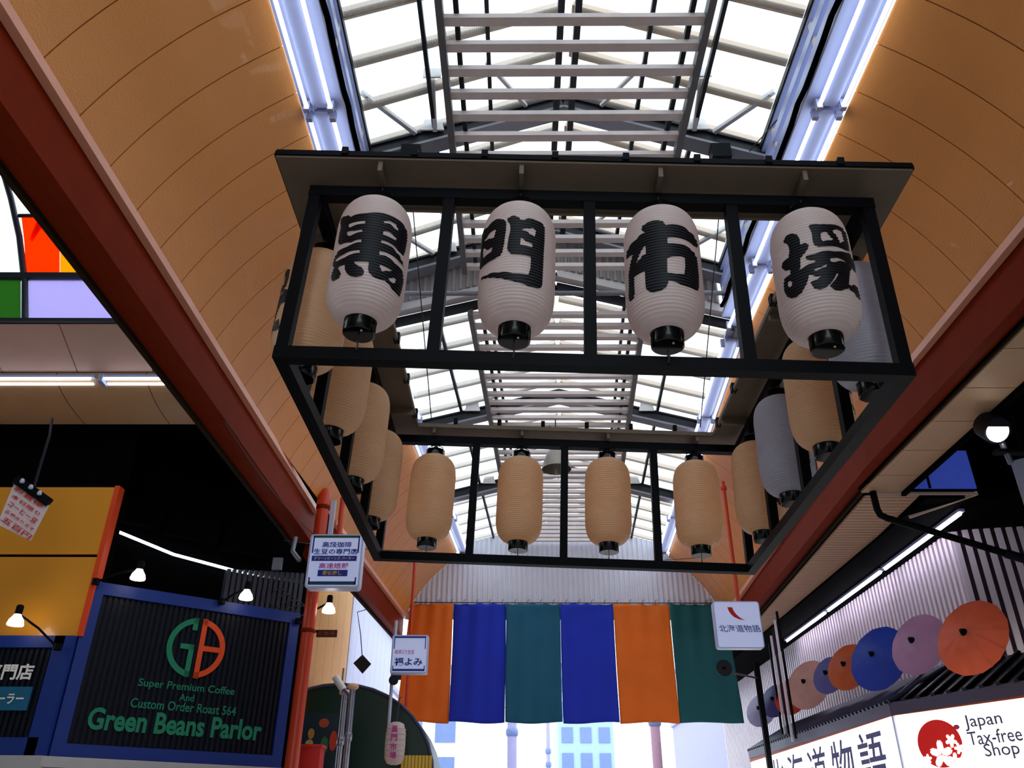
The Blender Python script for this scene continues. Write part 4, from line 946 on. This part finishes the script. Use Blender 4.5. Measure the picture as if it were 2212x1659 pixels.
MB().box(4.7, 12, 10.42, 10.5, 4.1, 4.85).build('wall_fascia', M_DARK, label='dark fascia across the right side street', cat='wall', kind='structure')
MB().bar((4.78, 10.40, 4.09), (6.18, 10.40, 4.09), .03, .035).build('trim_22', mat('pale_edge', (220, 190, 175)), label='thin pale edge above the black drainpipe', cat='trim', kind='structure')
MB().bar((6.18, 10.38, 4.09), (5.6, 11.2, 4.05), .04, .05).build('trim_23', mat('pale_edge', (220, 190, 175)), label='short pale return edge at the right fascia corner', cat='trim', kind='structure')
bp_ = struct('window_21', 'window pane in the right fascia, sky reflection put in as blue glow', 'window', (5.8, 10.4, 4.2))
MB().box(5.36, 6.2, 10.39, 10.41, 4.16, 4.72).build('pane', mat('sky_glow_glass', (70, 92, 210), rough=.12, spec=.7, emit=.18, ecol=(70, 92, 210)), bp_)  # blue colour and glow stand in for the sky reflected in the glass
MB().box(5.55, 5.58, 10.37, 10.40, 4.16, 4.72).build('mullion', M_NAVY, bp_)
# black drainpipe
dp = thing('black_drainpipe', 'thick black bent pipe crossing in front of the slatted right wall', 'pipe', (4.78, 10.4, 3.7))
P = [(4.77, 10.36, 4.1), (4.775, 10.36, 3.85), (4.80, 10.36, 3.77), (4.88, 10.36, 3.725), (5.2, 10.36, 3.62), (6.45, 10.36, 3.2), (7.2, 10.36, 2.95)]
MB().tube(P, .045, 12).build('pipe', M_FRAME, dp)
MB().tube([(6.30, 10.36, 3.25), (6.52, 10.36, 3.177)], .06, 12).build('coupling', M_NAVY, dp)
# spotlight hanging at the far right
sp = thing('can_spotlight', 'lit can spotlight on a bracket at the far right edge', 'spotlight', atY(2150, 930, 8.0))
c = Vector(atY(2150, 928, 8.0))
MB().tube([c+Vector((0, -.03, -.03)), c+Vector((0, .12, .12))], .15, 20).build('can', M_NAVY, sp)
MB().tube([c+Vector((0, -.035, -.037)), c+Vector((0, -.025, -.03))], .12, 20).build('lens', M_BULB, sp)
MB().tube([c+Vector((.08, .1, .0)), c+Vector((.12, .12, -.25)), c+Vector((.13, .12, -.35))], .03, 8).build('bracket', M_CHROME, sp)
MB().tube([c+Vector((0, .12, .1)), c+Vector((0, .2, .5)), (c.x, 8.25, 4.85)], .02, 8).build('stem', M_FRAME, sp)
MB().box(c.x-.02, c.x+.6, 8.05, 8.15, c.z-.24, c.z-.2).build('side_arm', M_FRAME, sp)
r = thing('pale_duct', 'pale vertical duct at the far right edge', 'duct', (6.3, 9.5, -1.55))
d0 = atY(2206, 990, 9.5)
MB().tube([d0, (d0[0], 9.5, -1.55)], .13, 14).build('duct', M_BOXS, r)
MB().lathe([(.15, 0), (.16, .02), (.16, .08), (.15, .1)], 16, (d0[0], 9.5, d0[2]-.05)).build('collar', M_FRAME, r)
MB().tube([(d0[0], 9.5, d0[2]), (d0[0], 9.5, 4.85)], .05, 10).build('hanger', M_FRAME, r)

# slatted bright wall
M_WS = mat('white_slat', (244, 232, 240), rough=.5, noise=.05)
wr = struct('wall_right', 'bright vertical-slat wall behind the umbrellas on the right', 'wall', (6.5, 12, 1.8))
me = MB().box(-.02, .02, -.04, .04, 0, 2.4).mesh('slat', None, 0); me.materials.append(M_WS)
for i in range(107):
    y = 11.95+i*.15; link_mesh('slat', me, wr, (0, y-12, -.12))
for i in range(11):
    link_mesh('slat', me, wr, (.06+.15*i, -.1-.03*i, -.12), (0, 0, math.radians(80)))
MB().box(6.54, 6.6, 11.9, 28, 1.0, 4.12).build('wall_back', mat('slat_wall_back', (66, 40, 56), rough=.7), wr)
MB().box(6.58, 16, 12.0, 12.06, -1.55, 4.12).build('wall_back', mat('slat_wall_back', (150, 110, 128)), wr)
# tangle of wires and posts left of it
for k in range(5):
    x = 5.05+.09*k; y = 16.2+.5*k
    MB().box(x-.02, x+.02, y-.02, y+.02, 1.6, 3.9-.05*k).build('wall_post', (M_FRAME, M_WS, M_NAVY, M_WS, M_FRAME)[k], label=('dark', 'white', 'navy', 'second white', 'last dark')[k]+' upright post behind the right white sign', cat='post', group='uprights right of the curtain')
MB().box(4.86, 4.96, 17.6, 17.7, -1.55, 3.2).build('black_post', M_FRAME, label='black post at the right edge of the curtain', cat='post')
hs = thing('horn_speaker', 'dark round speaker hanging against the dark teal cloth', 'speaker', atY(1562, 1445, 16))
c = atY(1562, 1445, 16); MB().tube([(c[0], 15.9, c[2]), (c[0], 16.02, c[2]), (c[0]+.03, 16.2, c[2])], [.15, .12, .05], 18).build('horn', M_BAR, hs)
MB().lathe([(.05, -.02), (.05, .02)], 12, (c[0], 15.93, c[2])).build('driver', M_FRAME, hs)
MB().tube([(c[0]+.03, 16.18, c[2]), (4.9, 17.62, c[2]+.1)], .02, 6).build('arm', M_WIRE, hs)

# awning roof with dark ribs, along the wall and round the chamfer
M_TILE = mat('awning_tile', (40, 44, 66), rough=.3, noise=.25, spec=.3); M_TILE2 = mat('awning_tile_dark', (12, 13, 18), rough=.25, noise=.3, spec=.4)
def awning(p0, p1, n, m, label):
    p0, p1 = Vector(p0), Vector(p1); d = (p1-p0).normalized(); out = Vector((-1, 0, 0))
    out = (out-d*out.dot(d)).normalized(); L = (p1-p0).length
    rt = thing('tiled_awning', label, 'awning', tuple((p0+p1)/2))
    up_ = -out*.95+ZAX*.52
    q = [p0, p1, p1+up_, p0+up_]; nn = Vector((0, 0, -.05))
    MB().add(q+[v+nn for v in q], [(0, 1, 2, 3), (7, 6, 5, 4), (0, 4, 5, 1), (1, 5, 6, 2), (2, 6, 7, 3), (3, 7, 4, 0)]).build('deck', m, rt)
    for i in range(n+1):
        a = p0+d*L*i/n
        MB().tube([a+ZAX*.01+out*.03, a+up_+ZAX*.01], .038, 8).build('tile_rib', m, rt)
    MB().bar(p0-ZAX*.07, p1-ZAX*.07, .05, .16).build('fascia', mat('awning_fascia', (74, 66, 92), rough=.4), rt)
CR = Vector((5.2, 12.19, 1.66))
awning((5.2, 20.2, 1.72), CR, 50, M_TILE, 'grey ribbed awning along the far right shop sign')
awning(CR, (6.2, 10.3, 1.68), 9, M_TILE2, 'dark tiled awning above the red-circle shop sign')

# lit shop signs
M_LIT = mat('lit_sign_face', (255, 252, 248), emit=1.6, ecol=(255, 250, 244), noise=.02)
q1 = thing('lit_shop_sign', 'long glowing white sign with brush lettering at the lower right', 'sign', (5.2, 16, .4))
MB().box(5.2, 5.35, 12.24, 20.2, .35, 1.5).build('face_panel', M_LIT, q1)
MB().box(5.19, 5.36, 12.19, 12.24, .35, 1.55).build('edge_post', M_BOXS, q1)
MB().box(5.18, 5.38, 12.2, 20.2, 1.5, 1.56).build('top_rail', mat('rail_orange', (190, 84, 30)), q1)
for k, ch in enumerate('北海道物語'):
    text(ch, 'lettering', mat('brush_grey', (96, 98, 150), rough=.7), q1, (5.195, 18.2-1.25*k, 1.02), (0, -1, 0), ZAX, 1.0, .78, .01, .002)
Q0 = Vector((5.2, 12.19, 0)); QD = Vector((.469, -.883, 0)); QN = Vector((QD.y, -QD.x, 0)); QN = QN if QN.x < 0 else -QN
def qp(a, z, off=0.): return Q0+QD*a+ZAX*z+QN*off
def qbox(a0, a1, z0, z1, o0, o1):
    vs = [qp(a, z, o) for o in (o0, o1) for z in (z0, z1) for a in (a0, a1)]
    return MB().add(vs, [(0, 2, 3, 1), (4, 5, 7, 6), (0, 1, 5, 4), (2, 6, 7, 3), (0, 4, 6, 2), (1, 3, 7, 5)])
q2 = thing('lit_shop_sign', 'glowing white sign with red circle, white blossoms and English words, lower right corner', 'sign', tuple(qp(1, .4)))
qbox(.03, 2.3, .3, 1.5, -.15, 0).build('face_panel', M_LIT, q2)
qbox(0, 2.3, 1.5, 1.56, -.16, .02).build('top_rail', mat('rail_orange', (190, 84, 30)), q2)
M_RC = mat('circle_red', (205, 12, 6), rough=.5, noise=.04, emit=.25)
def qv(px, py):
    d = ray(px, py); n2 = Vector((QD.y, -QD.x, 0)); t = n2.dot(Q0)/n2.dot(d); p = d*t
    return (p-Q0).dot(QD), p.z
ca, cz = qv(2030, 1606); ra = (qv(2082, 1606)[0]-qv(1985, 1606)[0])/2; rz = (qv(2030, 1550)[1]-qv(2030, 1656)[1])/2
R_ = (ra+rz)/2
disc = [(ra*math.cos(2*math.pi*k/40), rz*math.sin(2*math.pi*k/40)) for k in range(40)]
MB().prism(disc, tuple(qp(ca, cz, .002)), QD, ZAX, .004).build('red_circle', M_RC, q2)
def blossom(a, z, s, rot):
    mb = MB()
    for k in range(5):
        th = rot+k*2*math.pi/5; c, sn = math.cos(th), math.sin(th)
        pet = [(0.05, 0), (.4, -.26), (.8, -.24), (1, -.08), (.88, 0), (1, .08), (.8, .24), (.4, .26)]
        mb.prism([(s*(x*c-y*sn), s*(x*sn+y*c)) for x, y in pet], tuple(qp(a, z, .008)), QD, ZAX, .003)
    mb.build('blossom', M_LIT, q2)
blossom(ca+.0, cz-.13, .17, .3); blossom(ca+.18, cz+.02, .085, .9); blossom(ca+.17, cz-.22, .10, .1); blossom(ca+.27, cz-.08, .07, .5); blossom(ca-.22, cz-.17, .06, .2)
M_PETR = mat('petal_pink', (214, 60, 110), rough=.5)
for a, z in ((ca+.30, cz+.17), (ca-.26, cz-.33)): MB().prism(ell(0, 0, .045, .03, 12, 0, 330), tuple(qp(a, z, .002)), QD, ZAX, .004).build('petal', M_PETR, q2)
M_LG = mat('letter_grey', (96, 92, 130), rough=.6)
for body, a0, z, w_, h_ in (('Japan', ca+.42, cz+.20, .52, .19), ('Tax-free', ca+.42, cz+.02, .72, .16), ('Shop', ca+.60, cz-.15, .46, .19)):
    text(body, 'lettering', M_LG, q2, tuple(qp(a0, z, .0)), QD, ZAX, w_, h_, .01, .004, center=False)

# paper umbrellas standing open on the awning
def umbrella(px, py, X, rad, rgb, label, yaw, open_=.32):
    c = Vector(atX(px, py, X)); rt = thing('paper_umbrella', label, 'umbrella', tuple(c-ZAX*rad*.6), group='paper umbrellas on the awning')
    ax = Vector((-math.cos(yaw), -math.sin(yaw), .35)).normalized()     # tip points to the street
    e1 = ax.cross(ZAX).normalized(); e2 = e1.cross(ax)
    m = mat('paper_%d_%d_%d' % rgb, rgb, rough=.5, noise=.2, scale=4, trans=.45)
    n = 24; tip = c+ax*rad*open_*.6; vs = [tip]
    for j in (1, 2, 3):
        for k in range(n):
            a = 2*math.pi*k/n; rr = rad*j/3*(1 if k % 2 else .985)
            vs.append(tip+(e1*math.cos(a)+e2*math.sin(a))*rr-ax*rad*open_*(j/3)**1.3)
    fs = [(0, 1+k, 1+(k+1) % n) for k in range(n)]
    for j in (0, 1): fs += [(1+j*n+k, 1+(j+1)*n+k, 1+(j+1)*n+(k+1) % n, 1+j*n+(k+1) % n) for k in range(n)]
    MB().add(vs, fs).build('paper_cover', m, rt)
    mb = MB()
    for k in range(0, n, 2): mb.bar(tip-ax*.012, Vector(vs[1+2*n+k])-ax*.012, .008, .008)
    mb.build('ribs', mat('bamboo', (120, 86, 50)), rt, kind='stuff')
    MB().tube([tip+ax*.05, tip-ax*.01], [.02, .05], 10).build('tip_cap', M_FRAME, rt)
    MB().tube([tip, tip-ax*rad*1.1], .014, 6).build('handle', M_FRAME, rt)
UM = [(2092, 1372, 5.62, .50, (226, 96, 60), 'orange-red paper umbrella, rightmost on the awning', .5), (1978, 1388, 5.62, .46, (206, 150, 190), 'lilac-pink paper umbrella between the blue and orange-red ones', .5),
      (1892, 1418, 5.55, .53, (34, 70, 190), 'blue paper umbrella on the awning', .55), (1828, 1438, 5.62, .42, (224, 104, 50), 'orange paper umbrella left of the blue one', .6),
      (1788, 1456, 5.66, .36, (110, 110, 180), 'grey-blue paper umbrella behind the orange one', .6), (1742, 1476, 5.6, .5, (232, 176, 160), 'pale peach paper umbrella on the awning', .65),
      (1706, 1502, 5.6, .40, (216, 70, 46), 'red paper umbrella left of the peach one', .7), (1672, 1512, 5.66, .38, (60, 60, 120), 'dark navy paper umbrella, second from the left end', .7), (1642, 1532, 5.6, .40, (150, 140, 170), 'greyish paper umbrella, leftmost on the awning', .75)]
for u in UM: umbrella(*u)
MB().box(6.0, 30, -40, 4.5, -1.55, 4.85).build('wall_right', mat('shop_wall', (96, 88, 84)), label='shop block at right behind the viewer', cat='wall', kind='structure')
MB().box(5.36, 6.6, 12.3, 20.2, -1.55, 1.6).build('wall_right', mat('shop_wall', (96, 88, 84)), label='shop body behind the glowing right signs', cat='wall', kind='structure')

# ================================================================ STREET BEYOND
M_FARW = mat('far_white', (232, 232, 240), rough=.7, noise=.05); M_FARB = mat('far_blue', (172, 200, 226), rough=.6, noise=.08); M_FARP = mat('far_lilac', (176, 172, 214), rough=.6, noise=.1)
M_FWIN = mat('far_window', (120, 140, 190), rough=.3)
def far_building(label, xa, xb, Y, D, top, m, cols, rows, z0=-1.55):
    rt = thing('far_building', label, 'building', ((xa+xb)/2, Y, -1.55))
    MB().box(xa, xb, Y, Y+D, z0, top).build('wall', m, rt)
    W = xb-xa
    for i in range(cols):
        for j in range(rows):
            x = xa+W*(i+.2)/cols; z = .8+(top-1.0)*j/rows
            f = MB().box(x, x+W*.6/cols, Y-.06, Y+.02, z, z+(top-1.0)*.6/rows).build('window', M_FWIN, rt)
    MB().box(xa-.1, xb+.1, Y-.15, Y+D, top, top+.15).build('roof', M_FARP, rt)
far_building('pale blue building block at the middle of the street beyond the curtain', 1.9+.8, 6.6, 62, 10, 11, M_FARB, 3, 6)
far_building('white building left of centre in the street beyond the curtain', -10, -3.0, 46, 8, 8.0, M_FARW, 4, 4)
far_building('white building right of centre in the street beyond the curtain', 9.3, 16, 50, 8, 8.6, M_FARW, 4, 4)
far_building('lilac building with louvres at the right of the street beyond', 7.3, 10, 30, 12, 4.6, M_FARP, 8, 2)
far_building('white shop at the left of the street beyond the green awning', -8, -4.2, 26, 10, 4.2, M_FARW, 5, 2)
for px, Y, m, rr, label in ((1106, 30, M_FARP, .16, 'thick lilac utility pole in the street beyond'), (1417, 27, mat('pink_pole', (196, 150, 170)), .15, 'pinkish utility pole in the street beyond'), (1184, 44, M_FARP, .1, 'thin dashed utility pole at centre of the street beyond')):
    a = atY(px, 1600, Y); rt = thing('utility_pole', label, 'pole', (a[0], Y, -1.55))
    MB().tube([(a[0], Y, -1.55), (a[0], Y, 6.5)], rr, 10).build('pole', m, rt)
    MB().box(a[0]-.6, a[0]+.6, Y-.05, Y+.05, 5.4, 5.5).build('cross_arm', m, rt)
    for dz in (3.0, 3.6): MB().lathe([(rr+.02, 0), (rr+.05, .05), (rr+.05, .2), (rr+.02, .25)], 10, (a[0], Y, dz)).build('band', M_FWIN, rt)
aw = thing('street_awning', 'white ribbed shop awning in the street beyond the green awning', 'awning', (-3.6, 24, 2))
for k in range(9):
    x = -4.0+k*.16; MB().bar((x, 24, 3.1-k*.09), (x, 24, 1.2), .02, .03).build('rod', M_FARP, aw)
MB().bar((-4.1, 24, 3.2), (-2.6, 24, 2.3), .05, .06).build('edge_bar', M_FARP, aw); MB().box(-4.0, -2.6, 23.95, 24.05, 1.05, 1.25).build('valance', mat('purple_valance', (120, 60, 160)), aw)
for k, (xa, xb) in enumerate(((-3.0, 7.0), (-3.2, 7.2))):
    cable(sag((xa, 29, 4.0+k*.5), (xb, 31, 4.3+k*.4), .3), 'thin overhead wire in the street beyond, %s of two' % ('lower', 'upper')[k], .012, M_FARP)
